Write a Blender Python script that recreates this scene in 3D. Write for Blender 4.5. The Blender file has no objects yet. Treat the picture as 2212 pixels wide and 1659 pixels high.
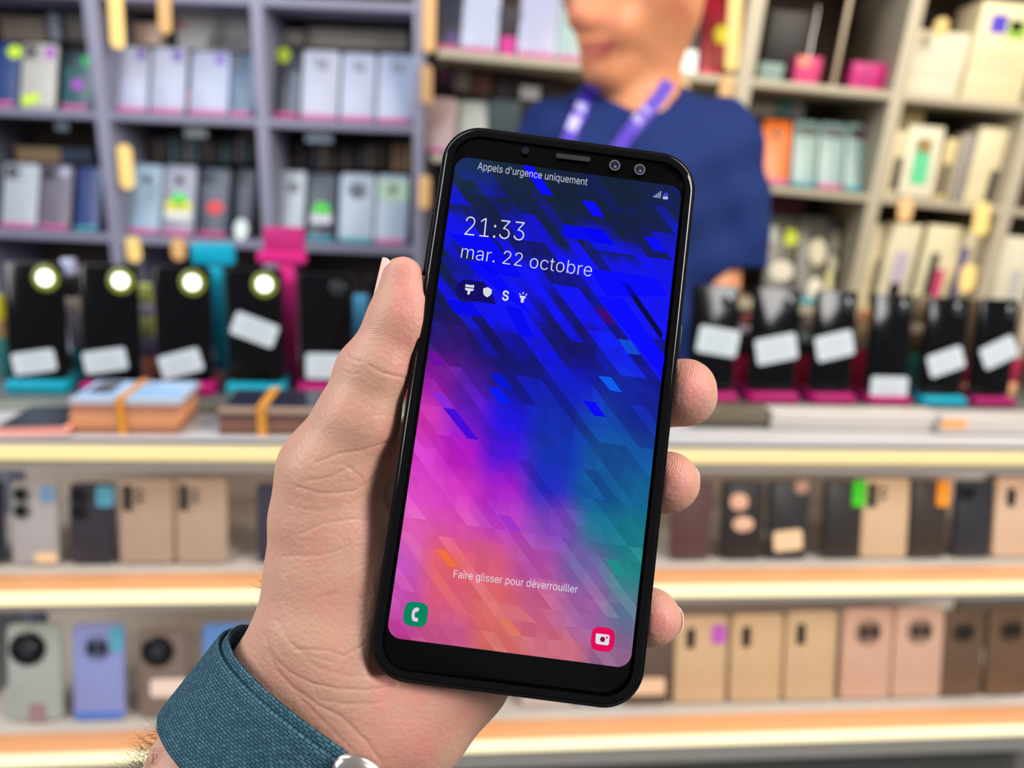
import bpy, math, random
import numpy as np
from mathutils import Matrix, Vector

random.seed(7)
rng = np.random.default_rng(11)
SC = bpy.context.scene
COL = SC.collection

# ------------------------------------------------------------------ camera
F = 1600.0                       # focal length in pixels of the 2212 x 1659 frame
CX, CY = 1106.0, 829.5
PITCH, ROLL = math.radians(16.7), math.radians(2.5)
CAM = np.array([0.0, 0.0, 1.40])
_fw = np.array([0, math.cos(PITCH), -math.sin(PITCH)])
_u0 = np.array([0, math.sin(PITCH), math.cos(PITCH)])
_x = np.array([1.0, 0, 0])
RR = _x * math.cos(ROLL) + _u0 * math.sin(ROLL)
UU = -_x * math.sin(ROLL) + _u0 * math.cos(ROLL)
FW = _fw
cam_data = bpy.data.cameras.new('camera')
cam = bpy.data.objects.new('camera', cam_data)
COL.objects.link(cam)
cam_data.sensor_fit = 'HORIZONTAL'
cam_data.sensor_width = 36.0
cam_data.lens = F / 2212 * 36.0
cam_data.clip_start = 0.01
cam_data.dof.use_dof = True
cam_data.dof.focus_distance = 0.196
cam_data.dof.aperture_fstop = 7.4
m = Matrix.Identity(4)
for i in range(3):
    m[i][0], m[i][1], m[i][2], m[i][3] = RR[i], UU[i], -FW[i], CAM[i]
cam.matrix_world = m
SC.camera = cam

# ------------------------------------------------------------------ world, lights, exposure
def lin(c):
    return tuple(((v / 255) / 12.92 if v / 255 <= 0.04045 else ((v / 255 + 0.055) / 1.055) ** 2.4) for v in c)

w = bpy.data.worlds.new('world')
SC.world = w
w.use_nodes = True
w.node_tree.nodes['Background'].inputs[0].default_value = (0.93, 0.96, 1.0, 1)
w.node_tree.nodes['Background'].inputs[1].default_value = 0.27

def area(name, loc, target, sx, sy, power, color):
    ld = bpy.data.lights.new(name, 'AREA')
    ld.shape = 'RECTANGLE'
    ld.size, ld.size_y, ld.energy, ld.color = sx, sy, power, color
    o = bpy.data.objects.new(name, ld)
    COL.objects.link(o)
    o.location = loc
    o.rotation_euler = (Vector(target) - Vector(loc)).to_track_quat('-Z', 'Y').to_euler()
    return o

area('ceiling_panel_cool', (-0.9, 0.55, 2.55), (-0.7, 1.75, 1.35), 1.3, 0.6, 18, (0.86, 0.91, 1.0))
area('ceiling_panel_warm', (1.15, 0.6, 2.5), (0.95, 1.75, 1.35), 1.0, 0.6, 26, (1.0, 0.87, 0.66))
area('hand_fill_left', (-1.35, -0.25, 2.1), (0.0, 0.2, 1.32), 0.5, 1.0, 23, (1.0, 0.98, 0.97))  # added fill lamp from the left for the hand and phone edge
area('hand_fill_right', (1.3, -0.3, 2.2), (0.05, 0.25, 1.3), 0.5, 0.9, 36, (1.0, 0.97, 0.94))  # second added fill lamp, brightens palm and fingertips from the right
SC.view_settings.view_transform = 'Standard'
SC.view_settings.look = 'None'
SC.view_settings.gamma = 1.0
SC.view_settings.exposure = 0.0
SC.view_settings.use_curve_mapping = False

# ------------------------------------------------------------------ geometry helpers
def ray(px, py):
    return (px - CX) / F * RR - (py - CY) / F * UU + FW

def proj(P):
    d = np.asarray(P) - CAM
    z = d @ FW
    return CX + F * (d @ RR) / z, CY - F * (d @ UU) / z

class Plane:
    """A vertical display plane: origin, U along it, V up, N into the depth."""
    def __init__(s, O, U, V):
        s.O = np.asarray(O, float)
        s.U = np.asarray(U, float) / np.linalg.norm(U)
        V = np.asarray(V, float) - (np.asarray(V, float) @ s.U) * s.U
        s.V = V / np.linalg.norm(V)
        s.N = np.cross(s.V, s.U)
        if s.N[1] < 0: s.N = -s.N
    def hit(s, px, py, dy=0.0):
        r = ray(px, py)
        t = ((s.O + dy * s.N - CAM) @ s.N) / (r @ s.N)
        P = CAM + t * r
        return (P - s.O) @ s.U, (P - s.O) @ s.V
    def P(s, u, v, dy=0.0):
        return s.O + u * s.U + v * s.V + dy * s.N
    def u_at(s, px, v, dy):
        q = F * RR - (px - CX) * FW
        return -((s.P(0, v, dy) - CAM) @ q) / (s.U @ q)

def level_hit(px, py, z):
    r = ray(px, py)
    return CAM + (z - CAM[2]) / r[2] * r

# ------------------------------------------------------------------ materials
MATS = {}
def mat(rgb, rough=0.5, metal=0.0, spec=0.5, emit=0.0, var=0.06, scale=60, coat=0.0, trans=0.0):
    key = (tuple(rgb), rough, metal, spec, emit, var, scale, coat, trans)
    if key in MATS: return MATS[key]
    mt = bpy.data.materials.new('surface')
    mt.use_nodes = True
    nt = mt.node_tree
    b = nt.nodes['Principled BSDF']
    c = lin(rgb)
    b.inputs['Roughness'].default_value = rough
    b.inputs['Metallic'].default_value = metal
    b.inputs['Specular IOR Level'].default_value = spec
    b.inputs['Coat Weight'].default_value = coat
    b.inputs['Transmission Weight'].default_value = trans
    if emit:
        b.inputs['Base Color'].default_value = (0.0005, 0.0005, 0.0005, 1)
        b.inputs['Emission Color'].default_value = (*c, 1)
        b.inputs['Emission Strength'].default_value = emit
    elif var and not trans:
        tc = nt.nodes.new('ShaderNodeTexCoord')
        n = nt.nodes.new('ShaderNodeTexNoise')
        n.inputs['Scale'].default_value = scale
        n.inputs['Detail'].default_value = 3
        mx = nt.nodes.new('ShaderNodeMix'); mx.data_type = 'RGBA'
        mx.inputs['A'].default_value = (*[v * (1 - var) for v in c], 1)
        mx.inputs['B'].default_value = (*[min(1, v * (1 + var)) for v in c], 1)
        nt.links.new(tc.outputs['Object'], n.inputs['Vector'])
        nt.links.new(n.outputs['Fac'], mx.inputs['Factor'])
        nt.links.new(mx.outputs['Result'], b.inputs['Base Color'])
    else:
        b.inputs['Base Color'].default_value = (*c, 1)
    MATS[key] = mt
    return mt

# ------------------------------------------------------------------ mesh building
class MB:
    def __init__(s): s.v, s.f = [], []
    def add(s, V, Fc):
        n = len(s.v); s.v += [tuple(p) for p in V]; s.f += [tuple(i + n for i in f) for f in Fc]; return s
    def loft(s, rings, caps=True):
        k = len(rings[0]); V = [p for r in rings for p in r]; Fc = []
        for a in range(len(rings) - 1):
            for i in range(k):
                j = (i + 1) % k
                Fc.append((a * k + i, a * k + j, (a + 1) * k + j, (a + 1) * k + i))
        if caps:
            Fc.append(tuple(reversed(range(k)))); Fc.append(tuple((len(rings) - 1) * k + i for i in range(k)))
        return s.add(V, Fc)
    def slab(s, cx, cz, w, h, y0, y1, r=0.0, bev=0.0, rot=0.0, seg=4):
        """rounded rectangle in the x-z plane, front face at y0, back at y1"""
        def ring(ins, y):
            out = []
            for x, z in rrect(w - 2 * ins, h - 2 * ins, max(r - ins, 1e-5), seg):
                xr = x * math.cos(rot) - z * math.sin(rot); zr = x * math.sin(rot) + z * math.cos(rot)
                out.append((cx + xr, y, cz + zr))
            return out
        if bev > 0:
            rings = [ring(bev, y0), ring(bev * .3, y0 + bev * .3), ring(0, y0 + bev), ring(0, y1 - bev), ring(bev * .3, y1 - bev * .3), ring(bev, y1)]
        else:
            rings = [ring(0, y0), ring(0, y1)]
        return s.loft(rings)
    def disc(s, cx, cz, rx, rz, y0, y1, n=24):
        def ring(k, y): return [(cx + k * rx * math.cos(2 * math.pi * i / n), y, cz + k * rz * math.sin(2 * math.pi * i / n)) for i in range(n)]
        e = (y1 - y0) * .3
        return s.loft([ring(.92, y0), ring(1, y0 + e), ring(1, y1)])
    def box(s, x0, x1, y0, y1, z0, z1, bev=0.0):
        return s.slab((x0 + x1) / 2, (z0 + z1) / 2, x1 - x0, z1 - z0, y0, y1, bev, bev, seg=1 if bev else 1)

def rrect(w, h, r, seg=4):
    r = min(r, w / 2, h / 2); pts = []
    for cx, cz, a0 in ((w / 2 - r, h / 2 - r, 0), (-w / 2 + r, h / 2 - r, 90), (-w / 2 + r, -h / 2 + r, 180), (w / 2 - r, -h / 2 + r, 270)):
        for i in range(seg + 1):
            a = math.radians(a0 + 90 * i / seg)
            pts.append((cx + r * math.cos(a), cz + r * math.sin(a)))
    return pts

def obj(name, mb, material, parent=None, smooth=True, label=None):
    me = bpy.data.meshes.new(name)
    me.from_pydata(mb.v, [], mb.f)
    me.update()
    import bmesh
    bm = bmesh.new(); bm.from_mesh(me); bmesh.ops.recalc_face_normals(bm, faces=bm.faces); bm.to_mesh(me); bm.free()
    if material: me.materials.append(material)
    if smooth:
        me.polygons.foreach_set('use_smooth', [True] * len(me.polygons))
        me.set_sharp_from_angle(angle=math.radians(38))
    o = bpy.data.objects.new(name, me); COL.objects.link(o)
    if parent: o.parent = parent
    if label: o['label'] = label
    return o

def thing(name, label, cat, mw, group=None):
    o = bpy.data.objects.new(name, None); COL.objects.link(o)
    o.empty_display_size = .02
    o.matrix_world = mw
    o['label'] = label; o['category'] = cat
    if group: o['group'] = group
    return o

def frame_matrix(P, U, A):
    """x = U, z = A (up along the thing), y = into the depth"""
    U = np.asarray(U); A = np.asarray(A); Y = np.cross(A, U)
    m = Matrix.Identity(4)
    for i in range(3):
        m[i][0], m[i][1], m[i][2], m[i][3] = U[i], Y[i], A[i], P[i]
    return m

def fit(plane, v, dy, x0, x1, ytop, lean=0.0, roll=0.0):
    """size and pose of a thing standing on level v of a plane, from its left/right/top picture extents"""
    A = math.cos(lean) * plane.V + math.sin(lean) * plane.N
    xm = (x0 + x1) / 2
    h = .12
    for _ in range(4):
        vm, dm = v + h / 2 * math.cos(lean), dy + h / 2 * math.sin(lean)
        u0, u1, uc = (plane.u_at(x, vm, dm) for x in (x0, x1, xm))
        if not roll: u0, u1 = clear_of(plane, u0, u1, .0); uc = (u0 + u1) / 2
        B = plane.P(uc, v, dy)
        q = F * UU + (ytop - CY) * FW
        h = -((B - CAM) @ q) / (A @ q)
    U = plane.U
    if roll:
        U, A = U * math.cos(roll) + A * math.sin(roll), A * math.cos(roll) - U * math.sin(roll)
    return frame_matrix(B, U, A), abs(u1 - u0), h

def clear_of(plane, u0, u1, ext=.0):
    for u, wd in getattr(plane, 'ups', ()):
        lo, hi = u - wd / 2 - .0012 - ext, u + wd / 2 + .0012 + ext
        if u0 < hi and u1 > lo:
            if (u0 + u1) / 2 > u: u0 = hi
            else: u1 = lo
    return u0, u1

# ------------------------------------------------------------------ builders of shop goods
MAG, TEAL = (190, 30, 120), (0, 150, 175)
BLK = (12, 12, 15)
def stickers(root, w, h, st):
    for s in st:
        fx, fz, fw, fh, c, shp = s[:6]
        mb = MB()
        if shp == 'o': mb.disc(fx * w, fz * h, fw * w / 2, fh * h / 2, -.0012, .0)
        else: mb.slab(fx * w, fz * h, fw * w, fh * h, -.0012, 0, .004, 0, math.radians(s[6] if len(s) > 6 else 0))
        k = obj('sticker', mb, mat(c, .6), root)
        if len(s) > 7:
            t = MB()
            a = math.radians(s[6])
            for j in range(4):
                zz = (j - 1.5) * fh * h * .17; ww = fw * w * (.62, .7, .55, .66)[j]
                t.slab(fx * w - math.sin(a) * zz, fz * h + math.cos(a) * zz, ww, fh * h * .05, -.0015, -.0012, .0001, 0, a, 1)
            obj('printed_lines', t, mat((165, 170, 178), .7), k)

def camera(root, w, h, kind, c):
    if kind == 'none': return
    dark, glass = mat(BLK, .25), mat((30, 32, 40), .08, 0, .6)
    def mod(x, z, ww, hh, r, col): return obj('camera_module', MB().slab(x, z, ww, hh, -.0025, .001, r, .0006), mat(col, .35), root)
    def lens(p, x, z, r, col=BLK): obj('lens', MB().disc(x, z, r, r, -.0042, -.002), mat(col, .12), p)
    if kind == 'square':
        p = mod(-w * .22, h * .86, w * .42, w * .44, w * .09, c)
        for x, z in ((-.3, .9), (-.14, .86), (-.3, .81)): lens(p, w * x, h * z, w * .075)
    elif kind == 'disc':
        p = obj('camera_module', MB().disc(-w * .1, h * .76, w * .34, w * .34, -.003, .001, 32), dark, root); lens(p, -w * .1, h * .76, w * .14, (45, 48, 55))
    elif kind == 'ring':
        p = obj('camera_module', MB().disc(0, h * .76, w * .26, w * .26, -.003, .001, 32), mat(c, .3), root)
        for x, z in ((-.1, .79), (.1, .79), (-.1, .73), (.1, .73)): lens(p, w * x, h * z, w * .08)
    elif kind == 'single':
        p = mod(0, h * .78, w * .26, w * .26, w * .13, BLK); lens(p, 0, h * .78, w * .08, (40, 42, 50))
    elif kind == 'dots':
        for z in (.9, .8, .7): lens(root, -w * .33, h * z, w * .085)
        for z in (.88, .78): lens(root, -w * .1, h * z, w * .05, (60, 58, 55))
    elif kind == 'dual':
        for z in (.86, .66):
            p = obj('camera_ring', MB().disc(-w * .26, h * z, w * .2, w * .2, -.003, .001), mat(c, .3), root); lens(p, -w * .26, h * z, w * .15)
    elif kind == 'pill':
        p = mod(-w * .22, h * .76, w * .15, h * .24, w * .07, (25, 22, 22)); lens(p, -w * .22, h * .8, w * .05)
    elif kind == 'bar':
        p = mod(0, h * .84, w * .8, h * .13, w * .06, BLK)
        for x in (-.22, 0, .22): lens(p, w * x, h * .84, w * .07, (40, 42, 50))
    elif kind == 'cluster':
        for x, z in ((-.08, .86), (.12, .83), (-.06, .78), (.1, .76)): lens(root, w * x, h * z, w * .06, (70, 75, 85))

def handset(label, plane, v, dy, x0, x1, ytop, color, cam_kind='none', st=(), stand=None, lean=18, group=None, name='display_phone', rough=.35, roll=0, camc=None):
    mw, w, h = fit(plane, v, dy, x0, x1, ytop, math.radians(lean), math.radians(roll))
    if plane is globals().get('FP'): color = tuple(int(c_ * .93) for c_ in color)
    if plane is WL or plane is WR:                     # the wall goods are soft, slightly grey plastics
        k_ = .82 if min(color) > 160 else .94
        color = tuple(int(c_ * k_) for c_ in color)
    mw = Matrix.Translation((0, 0, .0005 + .0086 * math.sin(math.radians(lean)))) @ mw
    root = thing(name, label, 'phone', mw, group)
    obj('body', MB().slab(0, h / 2, w, h, 0, .0085, w * .11, .0018, seg=5), mat(color, rough), root)
    camera(root, w, h, cam_kind, camc or tuple(int(c * .75) for c in color))
    stickers(root, w, h, st)
    if stand: obj('stand', MB().slab(0, h * .035, w * .9, h * .07, -.006, -.0005, .002, .001), mat(stand, .45), root)
    return root, w, h

def carton(label, plane, v, dy, x0, x1, ytop, color, depth=.05, lean=0, parts=(), group=None, roll=0, name='carton', cat='box'):
    mw, w, h = fit(plane, v + .0008 + depth * math.sin(math.radians(lean)) * 1.02, dy, x0, x1, ytop, math.radians(lean), math.radians(roll))
    if roll: mw = Matrix.Translation((0, 0, w / 2 * abs(math.sin(math.radians(roll))))) @ mw
    color = tuple(int(c_ * .93) for c_ in color)
    root = thing(name, label, cat, mw, group)
    obj('lower_tray', MB().box(-w / 2 + .0006, w / 2 - .0006, .0006, depth - .0006, 0, h * .3, .0008), mat(tuple(int(c * .94) for c in color), .6), root)
    obj('lid', MB().box(-w / 2, w / 2, 0, depth, h * .3, h, .001), mat(color, .55), root)
    for nm, fx, fz, fw, fh, c in parts:
        obj(nm, MB().slab(fx * w, fz * h, fw * w, fh * h, -.0008, .0005, .001), mat(c, .4), root)
    return root, w, h

# ================================================================== STRUCTURE
def struct(name, mb, m):
    o = obj(name, mb, m, None); o['kind'] = 'structure'; return o
struct('floor', MB().box(-3, 3, -2.5, 2.3, -.05, 0), mat((120, 118, 116), .4, scale=8))
struct('wall_back', MB().box(-3, 3, 2.16, 2.26, 0, 3), mat((130, 120, 112), .8, scale=6))

# ------------------------------------------------------------------ wall shelving, left unit
YW = 1.75
WL = Plane((0, YW, 1.4), (1, 0, 0), (0, 0, 1))
def unit(label, plane, shelves, uprights, u_lo, u_hi, v_lo, v_hi, wood, back, lights, thick=.017, depth=.26, back_in=0):
    """shelves: v of the top faces; uprights: (u, width); lights: reflected light strips as pixel bars"""
    root = thing('shelving_unit', label, 'shelving', frame_matrix(plane.P((u_lo + u_hi) / 2, v_lo), plane.U, plane.V))
    uc = (u_lo + u_hi) / 2
    for v in shelves:
        obj('shelf', MB().box(u_lo - uc, u_hi - uc, 0, depth, v - thick - v_lo, v - v_lo, .001), mat(wood, .5), root)
    for u, wd in uprights:
        obj('upright', MB().box(u - wd / 2 - uc, u + wd / 2 - uc, -.002, depth + .002, 0, v_hi - v_lo, .001), mat(wood, .5), root)
    obj('back_panel', MB().box(u_lo - uc + back_in, u_hi - uc, depth, depth + .015, 0, v_hi - v_lo), mat(back, .7), root)
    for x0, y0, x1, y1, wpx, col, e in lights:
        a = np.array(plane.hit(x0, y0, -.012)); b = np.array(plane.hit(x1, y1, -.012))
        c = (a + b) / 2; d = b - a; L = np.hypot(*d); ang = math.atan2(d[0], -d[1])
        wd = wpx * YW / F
        hs = obj('reflection_bar', MB().slab(c[0] - uc, c[1] - v_lo, wd, L, -.014, -.004, wd * .48, .001, ang), mat(col, .5, emit=e), root)  # reflections of strip lights in glass, put in as emissive bars
    return root

VS1 = WL.hit(400, 249)[1]; VS2 = WL.hit(400, 515)[1]; VS0 = WL.hit(720, 0)[1]; VS3 = VS2 - (VS1 - VS2)
def uwl(x, y): return WL.hit(x, y)[0]
U0, U1, U2 = (uwl(198, 0) + uwl(250, 560)) / 2, (uwl(558, 0) + uwl(576, 540)) / 2, (uwl(907, 0) + uwl(902, 540)) / 2
WARM, WARM2 = (255, 214, 128), (246, 192, 126)
WL.ups = [(U0, .030), (U1, .026), (U2, .024)]
unit('grey lavender wall shelving of three bays behind the counter on the left', WL, [VS0, VS1, VS2, VS3],
     [(U0, .030), (U1, .026), (U2, .024), (U0 - (U1 - U0), .026)], U0 - (U1 - U0), U2, -1.4, .95, (136, 136, 158), (74, 62, 54),
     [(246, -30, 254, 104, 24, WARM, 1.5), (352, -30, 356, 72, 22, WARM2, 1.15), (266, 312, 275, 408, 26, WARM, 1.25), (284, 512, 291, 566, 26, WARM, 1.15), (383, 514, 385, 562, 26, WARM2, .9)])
# right unit, seen a little turned
TILT = math.radians(2.7)
WR = Plane((uwl(925, 120), YW, 1.4), (math.cos(TILT), 0, -math.sin(TILT)), (math.sin(TILT), 0, math.cos(TILT)))
def urr(x, y): return WR.hit(x, y)[0]
R1 = WR.hit(1200, 141)[1]; R2 = WR.hit(1750, 408)[1]; R1b = WR.hit(1790, 172)[1]; R3 = R2 - .27; R0 = R1 + .27
UA = urr(932, 120); UB = (urr(1632, 0) + urr(1600, 250)) / 2; UC = (urr(1972, 0) + urr(1858, 627)) / 2; UD = (urr(2196, 320) + urr(2150, 600)) / 2
R1 = (R1 + R1b) / 2
WR.ups = [(UB, .036), (UC, .030), (UD, .030)]
unit('beige grey wall shelving behind the vendor and on the right', WR, [R0, R1, R2, R3], [(UB, .036), (UC, .030), (UD, .030)],
     UA + .012, UD + .35, -1.4, .95, (178, 168, 146), (86, 68, 54),
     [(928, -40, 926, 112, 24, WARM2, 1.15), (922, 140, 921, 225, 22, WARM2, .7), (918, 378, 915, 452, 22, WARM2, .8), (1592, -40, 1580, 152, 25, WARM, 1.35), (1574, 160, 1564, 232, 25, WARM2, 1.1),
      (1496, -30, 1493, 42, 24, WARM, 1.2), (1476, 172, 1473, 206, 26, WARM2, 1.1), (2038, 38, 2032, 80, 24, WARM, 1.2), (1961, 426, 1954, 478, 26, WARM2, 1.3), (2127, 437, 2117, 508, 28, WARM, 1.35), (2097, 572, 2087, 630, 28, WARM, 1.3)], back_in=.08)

# ------------------------------------------------------------------ goods of the left unit
LIME, PURP, GRN, YEL, WHT, RED = (200, 235, 40), (180, 80, 200), (70, 220, 90), (230, 225, 40), (235, 238, 240), (220, 70, 75)
PSTAND, TSTAND = (196, 90, 150), (50, 150, 165)
g1 = 'phones on the upper shelf of the left wall unit'
D = .035
for a in [
    ('navy phone with a lime round sticker cut off by the left picture edge', -36, 40, 95, (26, 60, 122), 'none', [(.36, .86, .42, .2, LIME, 'o')], PSTAND),
    ('cream phone with lime sticker low and purple sticker at top corner', 46, 122, 97, (222, 220, 212), 'square', [(.3, .86, .26, .2, PURP, 'o'), (-.18, .13, .5, .14, LIME, 'r', 18)], None),
    ('dark teal phone with green and purple dots beside the first upright', 136, 199, 118, (52, 96, 104), 'square', [(.3, .86, .38, .2, (50, 190, 90), 'o'), (.02, .44, .42, .18, PURP, 'o')], PSTAND),
    ('white phone nearest the first upright on the upper shelf', 243, 320, 104, (205, 212, 240), 'none', [(.22, .88, .28, .16, (120, 100, 180), 'r')], PSTAND),
    ('white phone on the upper shelf, middle of three with small violet tags', 326, 402, 106, (203, 211, 240), 'none', [(.22, .88, .28, .16, (120, 100, 180), 'r')], PSTAND),
    ('white phone with a bright reflection low, right of the red box', 411, 495, 114, (206, 214, 245), 'none', [(.24, .88, .26, .16, (130, 110, 190), 'r')], PSTAND),
    ('slate blue phone leaning against the second upright on the upper shelf', 498, 551, 120, (98, 122, 152), 'square', [], PSTAND),
    ('black phone with a lime round sticker beside the second upright', 586, 650, 104, (34, 38, 50), 'none', [(-.22, .88, .5, .22, (170, 190, 30), 'o'), (.3, .35, .18, .6, (110, 130, 145), 'r')], (180, 40, 120)),
    ('white phone next to the black phone with the lime sticker', 652, 732, 112, (212, 216, 240), 'cluster', [], PSTAND),
    ('white phone on the upper shelf, second from the bay end by the reflected light strip', 737, 810, 118, (208, 218, 246), 'cluster', [], PSTAND),
    ('white phone at the right end of the upper left shelf', 815, 893, 120, (206, 216, 248), 'cluster', [], PSTAND)]:
    handset(a[0], WL, VS1, D, a[1], a[2], a[3], a[4], a[5], a[6], a[7], group=g1)
g2 = 'phones on the middle shelf of the left wall unit'
for a in [
    ('white phone standing leftmost on the middle shelf, left of the mauve phone', 6, 82, 356, (214, 222, 236), 'square', [], PSTAND),
    ('mauve grey phone between the white and the blue phone', 88, 154, 360, (116, 110, 128), 'square', [(.25, .9, .28, .16, (190, 195, 215), 'o')], PSTAND),
    ('blue phone on a teal stand left of the first upright', 166, 218, 364, (50, 72, 134), 'none', [], TSTAND),
    ('pale blue phone with a single black round camera', 270, 348, 358, (172, 206, 232), 'single', [], PSTAND),
    ('grey phone with green and yellow price stickers', 352, 422, 360, (150, 156, 174), 'single', [(0, .5, .5, .2, GRN, 'o'), (0, .41, .75, .14, YEL, 'r'), (0, .3, .8, .14, (225, 225, 215), 'r')], PSTAND),
    ('dark slate phone with a red oval sticker', 430, 495, 366, (60, 72, 92), 'square', [(.05, .42, .56, .2, RED, 'o')], (180, 50, 120)),
    ('dark navy phone with a round white sticker low on its back', 508, 548, 368, (24, 34, 62), 'square', [(-.1, .12, .72, .3, (226, 238, 236), 'o')], None),
    ('white phone with a round camera behind the magenta stand head', 577, 658, 372, (214, 226, 240), 'ring', [], PSTAND),
    ('black phone with a green dot and white price label', 664, 726, 376, (44, 54, 74), 'none', [(0, .46, .6, .22, (80, 210, 70), 'o'), (0, .33, .7, .13, (218, 220, 230), 'r')], TSTAND),
    ('white phone right of the black phone with the green dot', 733, 808, 378, (208, 224, 244), 'ring', [], TSTAND),
    ('pale green topped phone at the right end of the middle shelf', 812, 881, 380, (198, 218, 238), 'single', [(0, .77, .9, .3, (178, 208, 178), 'r')], PSTAND)]:
    handset(a[0], WL, VS2, D, a[1], a[2], a[3], a[4], a[5], a[6], a[7], group=g2)

# accessories above and behind those phones (they stand on the shelf behind the phones)
def back_box(label, x0, x1, ytop, ybot, color, plane=WL, v=None, dy=.15, depth=.05, parts=(), group=None, cat='box', name='carton'):
    vb = plane.hit((x0 + x1) / 2, ybot, dy)[1]
    if v is not None: vb = max(vb, v + .0008)
    mw, w, h = fit(plane, vb, dy, x0, x1, ytop)
    root = thing(name, label, cat, mw, group)
    obj('lid', MB().box(-w / 2, w / 2, 0, depth, 0, h, .001), mat(color, .6), root)
    if v is not None and vb - v > .012:                    # what it stands on: a plain riser on the shelf
        obj('riser', MB().box(-w * .45, w * .45, .004, depth - .004, v - vb + .0008, 0), mat((52, 46, 46), .7), root)
    for nm, fx, fz, fw, fh, c in parts:
        obj(nm, MB().slab(fx * w, fz * h, fw * w, fh * h, -.001, .0003, .001), mat(c, .5), root)
    return root
back_box('white glowing box above the first white phones', 266, 345, 48, 96, (250, 222, 205), v=VS1)
back_box('white sign board with a red mark and dark lettering', 380, 540, 34, 108, (205, 208, 212), v=VS1, depth=.01, cat='sign', name='sign_board',
         parts=[('red_mark', -.42, .68, .07, .2, (200, 50, 70))] + [('letter_stroke', -.05 + .075 * k, .2 + .06 * (k % 2), .03, .34, (60, 62, 75)) for k in range(7)])
back_box('flat white carton above the black phone with the lime dot', 594, 655, 64, 96, (205, 196, 184), v=VS1)
back_box('long grey white carton above the three white phones', 662, 880, 62, 104, (176, 170, 160), v=VS1)
back_box('large taupe carton at the upper left above the cream phone', 0, 100, 34, 88, (150, 136, 124), v=VS1, dy=.16)
back_box('narrow white upright carton above the dark teal phone', 106, 128, 28, 86, (176, 186, 205), v=VS1, dy=.14)
back_box('pale grey carton with a clear lid beside the first upright', 130, 186, 30, 86, (150, 144, 136), v=VS1, dy=.16)
back_box('small red box between two white phones on the upper shelf', 396, 412, 196, 244, (214, 60, 66), v=VS1, dy=.06, depth=.02)
back_box('tan flat carton above the mauve phone on the middle shelf', 34, 130, 318, 350, (168, 142, 108), v=VS2)
back_box('steel blue flat carton beside the tan carton', 132, 200, 320, 350, (78, 92, 122), v=VS2)
back_box('white price card hanging under the upper shelf of the middle bay', 398, 446, 268, 296, (176, 190, 192), dy=.05, depth=.004, cat='price card', name='price_card')
back_box('white price card under the upper shelf left of the first upright', 118, 146, 246, 282, (150, 168, 182), dy=.05, depth=.004, cat='price card', name='price_card')
back_box('small pale blue card under the upper shelf of the third bay', 660, 718, 280, 308, (176, 196, 216), dy=.05, depth=.004, cat='price card', name='price_card')
back_box('small red brown box at the right end under the upper shelf', 520, 556, 272, 290, (150, 84, 76), dy=.14, depth=.03)
def case_row(label, x0, x1, n, ytop, ybot, cols, group):
    for k in range(n):
        a = x0 + (x1 - x0) * k / n; b = a + (x1 - x0) / n * .78
        vb = WL.hit((a + b) / 2, ybot, .13)[1]
        mw, w, h = fit(WL, vb, .13, a, b, ytop + random.uniform(-4, 6), 0, math.radians(random.uniform(-5, -1)))
        o = obj('phone_case', MB().box(-w / 2, w / 2, 0, .06, 0, h, .001), mat(cols[k % len(cols)], .6))
        o.matrix_world = mw; o['label'] = label; o['category'] = 'phone case'; o['group'] = group
case_row('thin dark phone case in the row behind the pale blue phone', 318, 556, 15, 296, 352, [(56, 48, 54), (70, 60, 64), (48, 44, 50), (66, 96, 104), (52, 74, 82), (110, 96, 104), (58, 92, 100)], 'thin cases in the middle bay')
case_row('thin brown black phone case in the row under the white phones of the third bay', 606, 842, 14, 312, 366, [(70, 58, 56), (44, 40, 44), (92, 76, 74), (36, 34, 40), (58, 60, 76), (110, 92, 80)], 'thin cases in the third bay')
case_row('tan phone case in the row beside the third upright', 846, 890, 3, 306, 370, [(168, 136, 98), (146, 118, 92)], 'tan cases in the third bay')

# ------------------------------------------------------------------ goods of the right unit
g3 = 'phones on the shelf behind the vendor'
for a in [
    ('charcoal phone beside the reflected light strip behind the vendor', 946, 996, -22, (52, 54, 74), 'single', [(.2, .2, .4, .2, (96, 70, 140), 'o')], PSTAND),
    ('white phone right of the charcoal phone behind the vendor', 999, 1078, -22, (212, 220, 250), 'none', [], PSTAND),
    ('white phone right of the black and magenta phone', 1122, 1205, -16, (208, 210, 244), 'none', [], PSTAND),
    ('pale mint phone partly behind the vendor\'s face', 1207, 1262, -14, (196, 222, 220), 'square', [], PSTAND),
    ('navy phone with a white label low, beside the vendor\'s ear', 1450, 1512, -8, (34, 36, 58), 'single', [(0, .14, .95, .3, (228, 236, 236), 'r')], None),
    ('crimson phone with a yellow sticker by the reflected light strip', 1517, 1567, -4, (160, 16, 44), 'none', [(.3, .52, .6, .24, (215, 205, 20), 'o')], (200, 20, 70))]:
    handset(a[0], WR, R1, D, a[1], a[2], a[3], a[4], a[5], a[6], a[7], group=g3)
carton('black box with a magenta lower half between two white phones', WR, R1, .05, 1083, 1117, 14, (40, 34, 44), .04, parts=[('magenta_panel', 0, .2, 1, .42, (196, 56, 140))])
def low_box(label, x0, x1, ytop, color, v=None, dy=.05, depth=.05, **k): return carton(label, WR, v if v is not None else R2, dy, x0, x1, ytop, color, depth, **k)
handset('pale pink phone on the lower shelf left of the handheld phone', WR, R2, D, 920, 984, 214, (226, 196, 200), 'none', [], PSTAND)
handset('off white phone behind the pink phone', WR, R2, D + .03, 986, 1052, 222, (208, 214, 208), 'none', [], PSTAND)
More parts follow.
